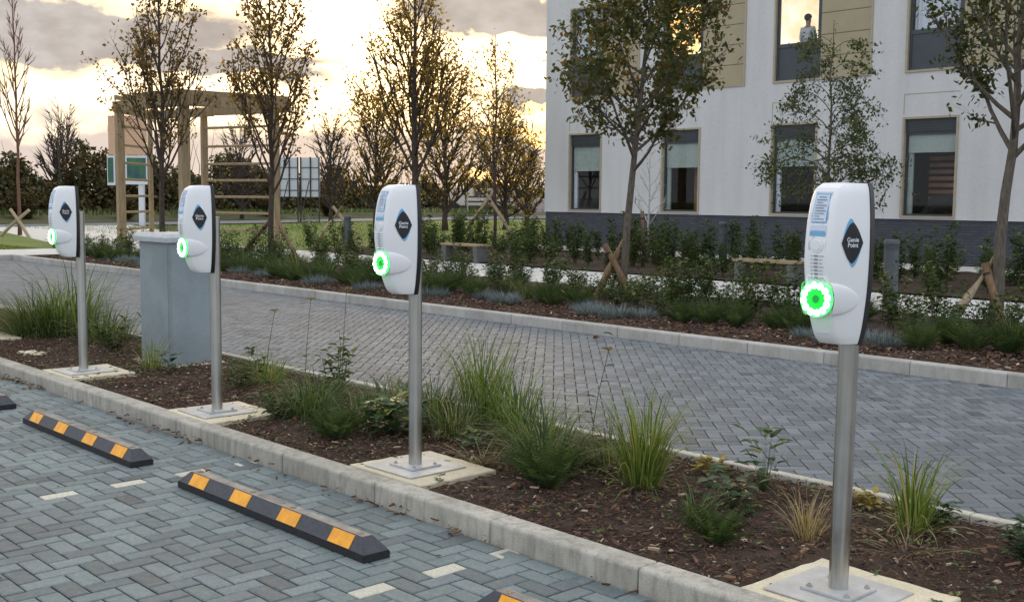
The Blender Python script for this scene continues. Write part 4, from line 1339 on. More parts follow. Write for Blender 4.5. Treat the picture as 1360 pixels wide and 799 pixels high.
tag(pb.build('pebbles', simple('pale_pebble', (0.5, 0.42, 0.33), (0.3, 0.24, 0.18), .8, scale=30), raw=True), 'pale pebbles and scraps lying on the mulch', 'pebbles', kind='stuff')
# tiny moss and seedlings
def seedlings():
    r = random.Random(8); b = MBd()
    for _ in range(420):
        x, y = r.uniform(-11.5, -1.7), r.uniform(3.75, 5.4)
        for k in range(5):
            a = r.uniform(0, 2 * PI)
            leaf(b, (x + r.gauss(0, .012), y + r.gauss(0, .012), GZ + .025), (math.cos(a), math.sin(a), .4), (0, 0, 1), r.uniform(.015, .035), r.uniform(.01, .02), r.uniform(.3, 1))
    tag(link('seedlings', tomesh(b, LG_BROAD, 'seedlings')), 'tiny green seedlings dotted over the mulch', 'ground cover', kind='stuff')
seedlings()
# fallen leaves on the road paving, single things
for k, (x, y, lb) in enumerate([(-9.1, 9.75, 'curled brown leaf on the road below the far kerb'), (-6.15, 3.2, 'dark scrap of leaf on the paving beside the wheel stop')]):
    b = MBd(); leaf(b, (0, 0, .01), (1, .3, .4), (0, 0, 1), .09, .07, .8, .5)
    plant('fallen_leaf', tomesh(b, LG_LITTER), x, y, .005, [1, .45][k], k, lb, 'leaf')
chips('scattered_scraps', -11, -1.5, .8, 3.4, .003, 60, .012, .03, LG_LITTER, 0.1, 'odd crumbs and scraps on the parking paving', 'litter')

# ------------------------------------------------------------------ far bed plants
sh_var = [shrub(60 + k, 9 + k % 3, .80, .26, .085, LG_HEDGE, 26) for k in range(5)]
low_var = [shrub(80 + k, 13, .42, .30, .06, LG_HEDGE, 30, .003) for k in range(4)]
lav_var = []
for k in range(3):
    r = random.Random(90 + k); b = MBd(); blades(b, r, 700, .05, .19, .009, .95, .5, seg=2, base=.17, droop=.3); lav_var.append(tomesh(b, LG_LAV))
fgr_var = [grass_mesh(95 + k, 130, .25, .55, .012, LG_DARK, .35, .25, .10, .8) for k in range(3)]
heath_var = [fern(100 + k, 90, .42, .3, LG_FERN) for k in range(3)]
def pair(name, v, x, y, z, s, rz, label, cat, group):
    rt = empty(name, (x, y, z), rz, label, cat, group); rt.scale = (s, s, s)
    link('stems', v[0], rt); link('leaves', v[1], rt)
r = random.Random(21)
def onview(x, y, z=.5): return seen(x, y, z, 60) is not None
x = -28.8
while x < -3.2:       # front row: blue-grey clumps and low heathy plants
    y = 11.25 + r.uniform(-.2, .45)
    if onview(x, y):
        if r.random() < .42:
            plant('lavender_clump', lav_var[r.randrange(3)], x, y, .10, r.uniform(.9, 1.35), r.uniform(0, 6), 'grey blue lavender clump at the front of the far bed', 'lavender', 'lavender clumps along the far bed')
        else:
            plant('heath_plant', heath_var[r.randrange(3)], x, y + .15, .10, r.uniform(.8, 1.2), r.uniform(0, 6), 'low feathery green plant at the front of the far bed', 'plant', 'feathery plants along the far bed')
    x += r.uniform(.26, .48)
for row, (yy, s0, s1) in enumerate([(12.0, .55, .9), (12.7, .7, 1.1), (13.5, .7, 1.15), (14.3, .7, 1.2)]):
    x = -29.0 + row * .2
    while x < -3.0:
        y = yy + r.uniform(-.25, .25)
        if onview(x, y):
            q = r.random()
            near_tree = any(abs(x - a) < .5 and abs(y - b_) < .8 and y < b_ + .3 for a, b_ in ((-12, 13.45), (-6.3, 14.1), (-24, 14.3), (-12.3, 13.3), (-6.7, 13.8)))
            if near_tree: q = .5
            if q < .46:
                pair('leafy_shrub', sh_var[r.randrange(5)], x, y, .1, r.uniform(s0, s1), r.uniform(0, 6), 'dark green leafy shrub in the middle of the far bed', 'shrub', 'leafy shrubs in the far bed')
            elif q < .72:
                pair('low_shrub', low_var[r.randrange(4)], x, y, .1, r.uniform(.8, 1.25), r.uniform(0, 6), 'low rounded green shrub in the far bed', 'shrub', 'low shrubs in the far bed')
            elif q < .86:
                plant('heath_plant', heath_var[r.randrange(3)], x, y, .10, r.uniform(.8, 1.3), r.uniform(0, 6), 'feathery green plant among the shrubs of the far bed', 'plant', 'feathery plants in the far bed')
            else:
                plant('grass_clump', fgr_var[r.randrange(3)], x, y, .10, r.uniform(.8, 1.2), r.uniform(0, 6), 'slender grass clump among the shrubs of the far bed', 'grass clump', 'grass clumps in the far bed')
        x += r.uniform(.4, .75)
# bed against the building: taller hedge shoots
hd_var = [shrub(120 + k, 6 + k, 1.3, .22 + .05 * k, .10, LG_HEDGE, 34, .006) for k in range(5)]
for row, (yy, s0, s1) in enumerate([(19.5, .5, .95), (20.6, .6, 1.05), (22.2, .6, 1.0), (24.2, .6, 1.0)]):
    x = -30.0
    while x < -6:
        y = yy + r.uniform(-.3, .3)
        if onview(x, y) and not (row == 0 and (abs(x + 22.3) < .6 or abs(x + 13.1) < .6)):
            if row < 2 or r.random() < .45:
                pair('hedge_plant', hd_var[r.randrange(5)], x, y, .06, r.uniform(s0, s1), r.uniform(0, 6), 'upright dark green hedge plant beyond the white path', 'hedge plant', 'hedge plants beyond the white path')
            else:
                pair('low_shrub', low_var[r.randrange(4)], x, y, .06, r.uniform(1.1, 1.6), r.uniform(0, 6), 'low dark shrub near the building plinth', 'shrub', 'low shrubs near the building')
        x += r.uniform(.28, 1.15)
# row of small hedge plants along the left lawn / gravel
x = -35.5
while x < -30:
    pair('low_shrub', low_var[r.randrange(4)], x, 13.4 + r.uniform(-.4, .4), .05, r.uniform(.9, 1.4), r.uniform(0, 6), 'low green shrub beyond the end of the far bed', 'shrub', 'low shrubs left of the far bed'); x += .6

ORD = ['first', 'second', 'third', 'fourth', 'fifth', 'sixth', 'seventh', 'eighth', 'ninth', 'tenth', 'eleventh', 'twelfth', 'thirteenth', 'fourteenth', 'fifteenth', 'sixteenth', 'seventeenth', 'eighteenth', 'nineteenth', 'twentieth']
ORD += ['twenty-' + o for o in ORD[:9]] + ['thirtieth'] + ['thirty-' + o for o in ORD[:9]] + ['fortieth'] + ['forty-' + o for o in ORD[:9]] + ['fiftieth'] + ['fifty-' + o for o in ORD[:9]]
def rowof(y):
    for lim, nm in ((11.9, 'front row of far bed'), (12.36, 'second row of far bed'), (13.1, 'middle row of far bed'), (13.9, 'fourth row of far bed'), (15.2, 'back row of far bed'),
                    (20.05, 'row along the white path'), (21.3, 'second row behind the path'), (23.1, 'third row behind the path'), (99, 'row nearest the building')):
        if y < lim: return nm
rows = {}
for o in list(COL.objects):
    k0 = o.name.split('.')[0]
    if o.get('group') and k0 in ('leafy_shrub', 'low_shrub', 'hedge_plant', 'heath_plant', 'lavender_clump', 'grass_clump') and o.location.y > 10.5:
        rw = 'line beyond the end of the far bed' if 'left of the far bed' in o['group'] else rowof(o.location.y)
        rows.setdefault((k0, rw), []).append(o)
LOOK = {'leafy_shrub': 'leafy shrub', 'low_shrub': 'low rounded shrub', 'hedge_plant': 'upright hedge plant', 'heath_plant': 'feathery green plant', 'lavender_clump': 'grey blue lavender clump', 'grass_clump': 'slender grass clump'}
def pxof(o):
    v = o.location - Vector((0, 0, EYE)); return v.dot(ri) / v.dot(fw)
for (nm, rw), os_ in rows.items():
    os_.sort(key=pxof)
    for i, o in enumerate(os_):
        o['label'] = f'{LOOK[nm]}, {ORD[i]} from left, {rw}'

# ------------------------------------------------------------------ trees
def make_tree(seed, H, split, r0, spread, nb, leafn, leafL, lmat, bmat, lean=(0, 0), upturn=.6, sub=7, droop=0.0, clump=.16, crown_bias=.0, blen=.42, twig=True, shape='upright', side=8, lf0=.35, thick=1.0):
    r = random.Random(seed); T = MBd(); Lf = MBd()
    tips = []
    n = 9
    lead = []
    Hl = H * .60 if shape == 'dome' else H
    for i in range(n + 1):
        t = i / n
        lead.append(Vector((lean[0] * t + r.gauss(0, .012) * H * .25 * (t > .1), lean[1] * t + r.gauss(0, .012) * H * .25 * (t > .1), Hl * t)))
    T.tube(lead, [r0 * (1 - .9 * (i / n)) ** .9 * (1.25 if i == 0 else 1) + .003 for i in range(n + 1)], side)
    def along(pts, t):
        f = t * (len(pts) - 1); i = min(int(f), len(pts) - 2); f -= i
        return pts[i].lerp(pts[i + 1], f)
    branches = []
    for k in range(nb):
        u = k / max(nb - 1, 1)
        t = split / Hl + (1 - split / Hl) * (u ** 1.15) * (.86 if shape != 'dome' else 1.0)
        p = along(lead, t)
        a = k * 2.399 + r.uniform(-.4, .4)
        if shape == 'upright':
            L = blen * H * (1 - u * .72) * r.uniform(.75, 1.15)
        elif shape == 'round':
            L = blen * H * (.55 + .75 * math.sin(PI * min(1, u * .9 + .18))) * (1 - .55 * u) * r.uniform(.75, 1.15)
        elif shape == 'dome':
            L = blen * H * (.85 + .3 * u) * r.uniform(.7, 1.2)
        else:
            L = blen * H * (1 - u * .6) * r.uniform(.7, 1.1)
        th = spread * r.uniform(.75, 1.2) * ((1.25 - 1.05 * u) if shape == 'dome' else 1)
        pts = [p]; d0 = th
        m_ = 6
        for i in range(m_):
            q = (i + 1) / m_
            ang = d0 * (1 - upturn * q) + droop * q * q * 2.2
            dv = Vector((math.sin(ang) * math.cos(a), math.sin(ang) * math.sin(a), math.cos(ang)))
            pts.append(pts[-1] + dv * (L / m_) + Vector((r.gauss(0, .014), r.gauss(0, .014), r.gauss(0, .01))) * L * .6)
        rb = r0 * .42 * (1 - u * .6)
        T.tube(pts, [rb * (1 - .88 * i / m_) + .002 for i in range(m_ + 1)], 5, cap=False)
        branches.append((pts, L))
        for s_ in range(sub):
            ts = r.uniform(.22, .97); q = along(pts, ts)
            a2 = a + r.uniform(-1.5, 1.5); th2 = max(.05, spread * r.uniform(.4, 1.5)) + droop * r.uniform(.6, 1.6)
            L2 = L * (r.uniform(.18, .42) if shape != 'weep' else r.uniform(.3, .6)) * (1.15 - ts * .5)
            p2 = [q]
            for i in range(3):
                ang = th2 * (1 - upturn * .5 * i / 3) + droop * i * .45
                p2.append(p2[-1] + Vector((math.sin(ang) * math.cos(a2), math.sin(ang) * math.sin(a2), math.cos(ang))) * L2 / 3 + Vector((r.gauss(0, .02), r.gauss(0, .02), 0)) * L2)
            T.tube(p2, [(rb * .35 + .0015) * thick, (rb * .25 + .0012) * thick, (rb * .16 + .001) * thick, .0012 * thick], 4, cap=False)
            tips.append((p2, L2))
            if twig:
                for _ in range(2):
                    q3 = along(p2, r.uniform(.3, 1)); a3 = a2 + r.uniform(-1.3, 1.3); th3 = th2 * r.uniform(.5, 1.6)
                    e3 = q3 + Vector((math.sin(th3) * math.cos(a3), math.sin(th3) * math.sin(a3), math.cos(th3))) * L2 * .5
                    T.tube([q3, e3], [.0026 * thick, .001 * thick], 3, cap=False)
                    tips.append(([q3, e3], L2 * .5))
    tips += [(lead[-4:], H * .2)] if shape != 'dome' else []
    # leaves in clumps along twigs
    wts = [max(.02, w_[1]) for w_ in tips]
    tot = sum(wts)
    for (pts, L), w_ in zip(tips, wts):
        m_ = leafn * w_ / tot * r.choice([.05, .4, 1.0, 1.3, 2.3])
        m_ = int(m_) + (1 if r.random() < m_ - int(m_) else 0)
        tone = r.gauss(.48, .16)
        for _ in range(m_):
            p = along(pts, r.uniform(lf0, 1.0))
            p = p + Vector((r.gauss(0, clump), r.gauss(0, clump), r.gauss(0, clump))) * leafL * 4
            quadleaf(Lf, p.x, p.y, p.z, leafL * r.uniform(.6, 1.2), r, min(1, max(0, tone + r.gauss(0, .15))))
    return T, Lf
def plant_tree(name, x, y, z, label, *a, cat='tree', group=None, **k):
    T, Lf = make_tree(*a, **k)
    rt = empty(name, (x, y, z), 0, label, cat, group)
    lm, bmt = a[8], a[9]
    link('trunk', tomesh(T, bmt, 'trunk', True), rt)
    if Lf.f: link('crown', tomesh(Lf, lm, 'crown'), rt)
    return rt
#            name            x       y      z   label                                                        seed  H   split r0   spread nb leafn leafL  lmat     bmat
plant_tree('young_tree', -11.98, 13.45, .05, 'young maple with dense bronze green crown between two crossed stakes before the building', 201, 5.4, 2.05, .066, .95, 22, 7200, .100, LG_MAPLE, MBARKG, lean=(.10, .60), upturn=.45, sub=14, shape='round', blen=.37, clump=.22)
plant_tree('young_tree', -6.28, 14.12, .05, 'young maple at the right edge with sparse leaves, knobbly trunk and two stakes', 202, 5.2, 2.15, .085, .92, 18, 3600, .088, LG_MAPLE, MBARKG, lean=(.02, .5), upturn=.5, sub=11, shape='round', blen=.40, clump=.22)
plant_tree('weeping_birch', -13.95, 22.6, .05, 'slender drooping birch in leaf behind the nearest charger, against the white wall', 203, 5.6, 1.7, .045, .62, 26, 6200, .085, LG_BIRCH, MBARKG, upturn=-.5, sub=12, droop=1.0, shape='weep', blen=.40, clump=.16)
plant_tree('young_birch', -19.2, 22.6, .05, 'small bare white stemmed birch behind the maple before the building', 204, 3.0, .9, .035, .9, 14, 0, .05, LG_BIRCH, MBARKW, upturn=.3, sub=4, blen=.36, thick=2.0)
plant_tree('upright_tree', -29.9, 14.4, .03, 'upright autumn tree in front of the timber pergola, left of its middle post', 205, 7.7, 1.7, .085, .62, 28, 3200, .12, LG_AUT, MBARKD, upturn=.75, sub=9, blen=.46, clump=.2, thick=1.6)
plant_tree('upright_tree', -24.0, 14.35, .05, 'upright autumn tree at the right post of the pergola with two stakes', 206, 6.9, 1.6, .075, .62, 28, 3000, .11, LG_AUT, MBARKD, upturn=.72, sub=10, blen=.46, clump=.2, thick=1.6)
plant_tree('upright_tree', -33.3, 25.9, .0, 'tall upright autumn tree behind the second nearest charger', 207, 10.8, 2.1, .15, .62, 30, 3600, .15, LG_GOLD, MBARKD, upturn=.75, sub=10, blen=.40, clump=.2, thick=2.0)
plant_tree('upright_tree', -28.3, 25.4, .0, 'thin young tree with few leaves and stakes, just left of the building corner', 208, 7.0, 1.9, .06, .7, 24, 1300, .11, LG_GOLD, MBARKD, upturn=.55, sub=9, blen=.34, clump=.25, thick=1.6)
plant_tree('bare_tree', -45.5, 16.0, .05, 'thin bare reddish stemmed tree at the left edge of the lawn', 209, 9.6, 3.2, .07, .62, 24, 0, .05, LG_AUT, MBARKR, upturn=.75, sub=6, blen=.26, thick=2.2)
BG = [(-85.2, 33.5, 7.6, 'bare rounded tree above the scrub left of the pergola', 0, .75, .4), (-45.0, 37.0, 7.9, 'broad leafy tree behind the tall upright tree, its crown lit by the sunset', 5200, .8, .44), (-50.7, 36.8, 7.6, 'leafy tree just left of the tall upright tree, its crown lit from behind', 3600, .8, .40),
      (-44.8, 41.0, 6.6, 'rounded autumn tree left of the building corner', 3200, .85, .42), (-63.3, 42.3, 6.8, 'rounded half bare tree behind the white hoarding', 500, .8, .42),
      (-50.9, 48.4, 5.0, 'low thin leaved tree close to the building corner', 1500, .85, .42), (-71.8, 40.5, 6.6, 'low bare tree seen through the ladder side of the pergola', 200, .8, .42), (-78, 30, 6.4, 'small bare tree on the scrub seen left of the pergola sign', 0, .8, .40)]
for k, (x, y, H, lb, ln, sp_, bl_) in enumerate(BG):
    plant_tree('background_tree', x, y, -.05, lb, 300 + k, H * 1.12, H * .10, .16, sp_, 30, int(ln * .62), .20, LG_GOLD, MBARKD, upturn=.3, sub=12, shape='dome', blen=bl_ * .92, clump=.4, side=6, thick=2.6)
# scrub belt across the road: reads as one mass
def scrub(name, lab, pts, H, n, seed, mat=LG_MASS, size=.34):
    r = random.Random(seed); b = MBd()
    for k in range(n):
        f = r.random() * (len(pts) - 1); i = int(f); t = f - i
        x = pts[i][0] * (1 - t) + pts[i + 1][0] * t; y = pts[i][1] * (1 - t) + pts[i + 1][1] * t
        hloc = H * (.62 + .20 * math.sin(f * 9 + seed) + .14 * math.sin(f * 23.7 + 1.3 * seed) + .10 * math.sin(f * 51)) * (1 - .42 * min(1, max(0, (f - 2.2) / 1.5)) * (n > 50000))
        d = r.random() ** .7 * 3.4
        prof = math.sqrt(max(0, 1 - (1 - d / 3.4) ** 2))
        dx, dy = pts[i + 1][0] - pts[i][0], pts[i + 1][1] - pts[i][1]; q = math.hypot(dx, dy); nx, ny = -dy / q, dx / q
        z = hloc * prof * (r.random() ** .45 if r.random() < .75 else r.random())
        cl = .5 + .28 * math.sin(f * 37 + z * 1.7) + .18 * math.sin(f * 90 + z * 3)
        quadleaf(b, x + nx * d + r.gauss(0, .25), y + ny * d + r.gauss(0, .25), max(.02, z + r.gauss(0, .12)), size * r.uniform(.5, 1.3), r, min(1, max(0, cl * .7 + r.gauss(.1, .14))))
    # woody poles inside
    for k in range(n // 900):
        f = r.random() * (len(pts) - 1); i = int(f); t = f - i
        x = pts[i][0] * (1 - t) + pts[i + 1][0] * t - 1.2; y = pts[i][1] * (1 - t) + pts[i + 1][1] * t + 1.2
        h_ = H * r.uniform(.7, 1.25)
        b.tube([(x, y, 0), (x + r.gauss(0, .3), y + r.gauss(0, .3), h_ * .6), (x + r.gauss(0, .6), y + r.gauss(0, .6), h_)], [.04, .025, .008], 3, .15, False)
    return tag(link(name, tomesh(b, mat, name)), lab, 'scrub', kind='stuff')
scrub('scrub_belt', 'dense olive and brown scrub beyond the far road', [(-74, -10), (-72, 18), (-75, 36), (-80, 52), (-87, 70), (-88, 84), (-86, 100)], 6.3, 105000, 3, size=.36)
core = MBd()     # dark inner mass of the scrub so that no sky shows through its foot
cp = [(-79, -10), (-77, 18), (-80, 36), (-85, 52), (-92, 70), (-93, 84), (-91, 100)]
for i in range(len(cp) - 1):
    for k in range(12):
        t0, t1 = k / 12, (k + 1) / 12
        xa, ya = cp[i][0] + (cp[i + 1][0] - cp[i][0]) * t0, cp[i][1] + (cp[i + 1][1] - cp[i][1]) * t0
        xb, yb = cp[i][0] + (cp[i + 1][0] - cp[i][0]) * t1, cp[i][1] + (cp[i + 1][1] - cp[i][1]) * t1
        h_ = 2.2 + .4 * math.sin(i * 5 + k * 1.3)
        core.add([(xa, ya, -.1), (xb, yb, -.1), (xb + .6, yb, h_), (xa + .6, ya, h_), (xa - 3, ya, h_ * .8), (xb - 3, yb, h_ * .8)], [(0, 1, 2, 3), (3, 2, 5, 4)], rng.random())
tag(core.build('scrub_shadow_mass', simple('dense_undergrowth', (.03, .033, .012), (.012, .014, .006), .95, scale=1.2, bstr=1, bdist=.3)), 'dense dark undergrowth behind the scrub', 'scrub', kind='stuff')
scrub('far_hedgerow', 'low dark green bushes beyond the lawn left of the building', [(-88, 78), (-84, 88), (-80, 100)], 3.0, 9000, 5, LG_HEDGE, .3)
# low bushes in front of the scrub on the left verge
bush_var = [shrub(140 + k, 40, 1.7, 1.1, .17, LG_MASS, 34, .012) for k in range(3)]
for k, (x, y, s) in enumerate([(-60.5, 16.5, 1.1), (-63.5, 19.0, 1.0), (-66, 24.5, 1.1), (-66.6, 31, .9), (-68.5, 36.5, 1.0), (-71, 44, 1.1), (-72, 50, 1.0), (-62, 13, 1.2)]):
    pair('verge_bush', bush_var[k % 3], x - 3, y, 0, s, k, f'rounded bush, {ORD[[1,2,3,4,5,6,7,0][k]]} from left on the verge before the scrub belt', 'bush', 'bushes on the far verge')

# ------------------------------------------------------------------ tree stakes
def stake(x0, y0, x1, y1, z1, rad, label, mat=MSTAKE, z0=-.1, tie=True):
    rt = empty('tree_stake', (x0, y0, 0), 0, label, 'tree stake', 'round timber stakes bracing the young trees')
    b = MBd()
    b.tube([(0, 0, z0), ((x1 - x0) * .5, (y1 - y0) * .5, z1 * .5), (x1 - x0, y1 - y0, z1)], [rad * 1.03, rad, rad * .97], 14)
    o = b.build('post', mat, rt, smooth=False)
    for f in o.data.polygons: f.use_smooth = True
    o.data.set_sharp_from_angle(angle=R(50))
    if tie:
        b = MBd(); q = .86
        dx, dy = (x1 - x0), (y1 - y0)
        b.tube([(dx * q, dy * q, z1 * q - .02), (dx * (q + .03), dy * (q + .03), z1 * (q + .03) - .02)], rad * 1.08, 14); b.build('rubber_tie', MTIE, rt)
    return rt
stake(-12.35, 13.15, -12.02, 13.60, 1.03, .052, 'round stake leaning right across the dense maple trunk')
stake(-11.75, 13.6, -12.18, 13.28, .95, .050, 'round stake leaning left, in front of the dense maple trunk')
stake(-6.76, 13.65, -6.36, 14.25, .95, .056, 'long pale round stake leaning right to the trunk at the right edge', MSTAKEP)
stake(-6.12, 14.1, -6.44, 14.12, .90, .055, 'nearly upright round stake before the trunk at the right edge')
stake(-26.2, 14.6, -24.3, 14.45, 1.05, .05, 'dark stake leaning to the tree at the right post of the pergola, left one', z0=0)
stake(-22.6, 14.3, -23.7, 14.35, 1.05, .05, 'dark stake leaning to the tree at the right post of the pergola, right one', z0=0)
stake(-29.8, 24.9, -28.4, 25.5, 1.9, .06, 'pale stake leaning right to the thin tree by the building corner', MSTAKEP)
stake(-27.6, 26.0, -28.5, 25.2, 1.8, .06, 'stake leaning left to the thin tree by the building corner', MSTAKEP)
stake(-19.0, 22.3, -19.25, 22.4, 1.35, .05, 'short brown stake beside the small bare birch')
stake(-44.3, 14.7, -43.2, 15.55, 1.06, .06, 'pale timber stake on the left lawn, crossing another', MSTAKEP, tie=False)
stake(-42.9, 15.5, -43.85, 15.1, 1.08, .06, 'timber stake on the left lawn leaning left', MSTAKEP, tie=False)
stake(-34.6, 22.4, -34.0, 23.2, 1.3, .06, 'pale stake on the lawn behind the ladder side of the pergola, leaning right', MSTAKEP, tie=False)
stake(-33.3, 23.6, -34.3, 23.0, 1.3, .06, 'pale stake on the lawn behind the ladder side of the pergola, leaning left', MSTAKEP, tie=False)

# ------------------------------------------------------------------ bollards
def make_bollard():
    rt = empty('bollard')
    b = MBd(); b.cyl(0, 0, 0, .86, .105, 32); o = b.build('post', MBOLL, rt)
    b = MBd()
    for k in range(3): b.cyl(0, 0, .863 + k * .026, .878 + k * .026, .108, 32); b.cyl(0, 0, .878 + k * .026, .889 + k * .026, .088, 32)
    b.build('louvre', MBOLL, rt)
    b = MBd(); b.tube([(0, 0, .941), (0, 0, .99), (0, 0, 1.005)], [.112, .112, .10], 32); b.build('cap', MBOLL, rt)
    for c in [o for o in bpy.data.objects if o.parent == rt]:
        for f in c.data.polygons: f.use_smooth = True
        c.data.set_sharp_from_angle(angle=R(40))
    return rt
bo = make_bollard(); bkk = tree_of(bo)
for i, (x, y, s, lb) in enumerate([(-8.75, 16.0, 1.06, 'dark grey bollard right behind the nearest charger beside the white path'), (-18.3, 24.6, 1.06, 'dark grey bollard among the hedge plants in front of the building'), (-28.6, 19.7, 1.06, 'grey bollard in the hedge left of the second nearest charger')]):
    c = bo if i == 0 else copy_tree(bo, bkk)
    c.location = (x, y, .02); c.scale = (s, s, s)
    tag(c, lb, 'bollard', 'grey bollards along the footpath')
# ------------------------------------------------------------------ benches
def make_bench():
    rt = empty('bench')
    for k in range(4):
        b = MBd(); b.box(-.75, .75, -.22 + k * .115, -.12 + k * .115, .41, .46); b.build('slat', MTIMBER, rt, bevel=.004)
    for sx in (-1, 1):
        b = MBd(); b.box(sx * .62 - .09, sx * .62 + .09, -.2, .2, 0, .407); b.build('leg', MBENCHC, rt, bevel=.01)
    return rt
be = make_bench(); bek = tree_of(be)
for i, (x, y, lb) in enumerate([(-22.3, 19.0, 'low timber topped bench between hedge plants beyond the path, middle of the photo'), (-13.1, 19.15, 'low timber topped bench just left of the nearest charger beyond the path'), (-25.6, 19.3, 'low timber topped bench behind the second nearest charger')]):
    c = be if i == 0 else copy_tree(be, bek)
    c.location = (x, y, .02); tag(c, lb, 'bench', 'timber topped benches along the footpath')

# ------------------------------------------------------------------ pergola
pg = empty('pergola', (-33.3, 17.5, 0), 0, 'large timber pergola with ladder like sides at the end of the path', 'pergola')
def P3(a): return Vector(a) - Vector((-33.3, 17.5, 0))
Cc, Ee, Aa, Dd, Bb = (-31.65, 15.96), (-31.45, 18.95), (-35.3, 15.6), (-34.45, 18.09), (-37.09, 17.46)
def beam(name, p, q, wx, wz, mat=MTIMBER):
    p, q = P3(p), P3(q); d = (q - p).normalized(); s = d.cross(Vector((0, 0, 1)))
    if s.length < .01: s = Vector((1, 0, 0))
    s.normalize(); u = s.cross(d)
    V = []
    for c in (p, q):
        for a, b_ in ((-1, -1), (1, -1), (1, 1), (-1, 1)):
            v = c + s * a * wx / 2 + u * b_ * wz / 2; V.append(tuple(v))
    b = MBd(); b.add(V, [(0, 3, 2, 1), (4, 5, 6, 7), (0, 1, 5, 4), (1, 2, 6, 5), (2, 3, 7, 6), (3, 0, 4, 7)])
    return b.build(name, mat, pg, bevel=.008)
TOP = 4.42
for (x, y), wd in ((Cc, .27), (Ee, .20), (Aa, .23), (Dd, .18), (Bb, .13)):
    beam('post', (x, y, -.05), (x, y, TOP if (x, y) != Bb else 4.3), wd, wd)
def ext(a, b_, e0, e1):
    a, b_ = Vector(a), Vector(b_); d = (b_ - a).normalized(); return tuple(a - d * e0), tuple(b_ + d * e1)
for nm, a, b_, w_, h_, z in (('beam', Cc, Ee, .08, .34, TOP + .04), ('beam', Aa, Cc, .08, .32, TOP + .04), ('beam', Dd, Ee, .08, .28, TOP - .04), ('beam', Aa, Bb, .08, .28, TOP - .04), ('beam', Bb, Dd, .08, .28, TOP - .06)):
    p, q = ext((*a, z), (*b_, z), .35, .45)
    off = .18 if (a, b_) in ((Cc, Ee),) else 0
    beam(nm, (p[0] + off, p[1] - off * .0, z), (q[0] + off, q[1], z), w_, h_)
for k in range(7):
    t = k / 6
    a = Vector((*Aa, TOP + .30)).lerp(Vector((*Cc, TOP + .30)), t); b_ = Vector((*Bb, TOP + .30)).lerp(Vector((*Ee, TOP + .30)), t)
    a, b_ = ext(a, b_, .3, .5)
    beam('rafter', a, b_, .07, .14)
for z in (3.85, 3.25, 2.68, 2.15, 1.62, 1.10, .55):
    b = MBd(); b.tube([P3((*Dd, z)), P3((*Ee, z))], .042, 10); b.build('rung', MTIMBER, pg)
    b = MBd(); b.tube([P3((*Aa, z)), P3((*Bb, z))], .042, 10); b.build('rung', MTIMBER, pg)

# ------------------------------------------------------------------ signs and far things
def bx(name, parent, mat, x0, x1, y0, y1, z0, z1, bev=0.0):
    b = MBd(); b.box(x0, x1, y0, y1, z0, z1); return b.build(name, mat, parent, bevel=bev)
sg = empty('site_sign', (-58.3, 26.2, 0), R(42), 'tall site sign with a board tinted orange by sunset above green pictures, behind the pergola', 'sign')
bx('post', sg, MSIGNW, .52, .80, .02, .20, 0, 4.6)
bx('sunset_tinted_board', sg, MSIGNO, -1.05, 1.05, -.05, .0, 3.75, 5.8)
bx('white_board', sg, MSIGNW, -.35, 1.05, -.05, .0, 2.2, 3.72)
o = bx('picture', sg, MSIGNG, -.05, .98, -.075, -.051, 2.45, 3.6)
bx('side_board', sg, MSIGNW, -1.15, -.72, -.05, .0, 2.15, 3.72)
bx('picture', sg, MSIGNG, -1.10, -.80, -.075, -.051, 2.3, 3.6)
hb = empty('hoarding', (-60.6, 38.2, 0), R(41.5), 'white hoarding panels seen from behind on a black metal frame', 'hoarding')
for k, x in enumerate((-1.28, .06)):
    bx('panel', hb, MSIGNW, x, x + 1.22, .0, .05, 1.62, 4.02)
    for q in (.0, .62, 1.16):
        bx('upright', hb, MHBLACK, x + q, x + q + .06, -.09, -.01, 0 if q != .62 else 1.62, 4.05)
    for z in (2.0, 2.7, 3.4):
        bx('rail', hb, MHBLACK, x, x + 1.22, -.05, -.01, z, z + .035)
    b = MBd(); b.tube([(x + .2, -1.0, 0), (x + .58, -.1, 2.6)], .03, 6); b.build('brace', MHBLACK, hb)
rs = empty('road_sign', (-76.3, 65.3, .35), R(45), 'round road sign seen from behind on a grey pole beyond the lawn', 'road sign')
b = MBd(); b.cyl(0, 0, 0, 3.9, .055, 12); b.build('pole', MGPOLE, rs)
b = MBd(); b.tube([(0, -.06, 3.9), (0, -.09, 3.9)], .30, 28); b.build('disc', MHBLACK, rs)
b = MBd(); b.tube([(0, -.091, 3.9), (0, -.10, 3.9)], .19, 28); b.build('disc_face', MSIGNW, rs)
# tarpaulin covered stack
tp = empty('covered_stack', (-74.6, 71.6, .42), R(46), 'low stack under a pale pinkish tarpaulin left of the building corner', 'covered stack')
b = MBd(); nxx = 16
for j in range(4):
    for i in range(nxx + 1):
        x = -1.6 + 3.2 * i / nxx; yy = [-.7, -.6, .6, .7][j]; z = [0, 1.25, 1.25, 0][j]
        b.v.append((x + rng.gauss(0, .03), yy + rng.gauss(0, .06), z + (rng.gauss(0, .05) if z else 0) - (.12 * math.sin(i * 1.1) if z else 0)))
for j in range(3):
    for i in range(nxx):
        a = j * (nxx + 1) + i; b.f.append((a, a + 1, a + nxx + 2, a + nxx + 1)); b.a.append(.5)
b.f.append((0, nxx + 1, 2 * (nxx + 1), 3 * (nxx + 1))); b.a.append(.5)
b.f.append((nxx, 2 * nxx + 1, 3 * nxx + 2, 4 * nxx + 3)); b.a.append(.5)
b.build('tarpaulin', MTARP, tp)
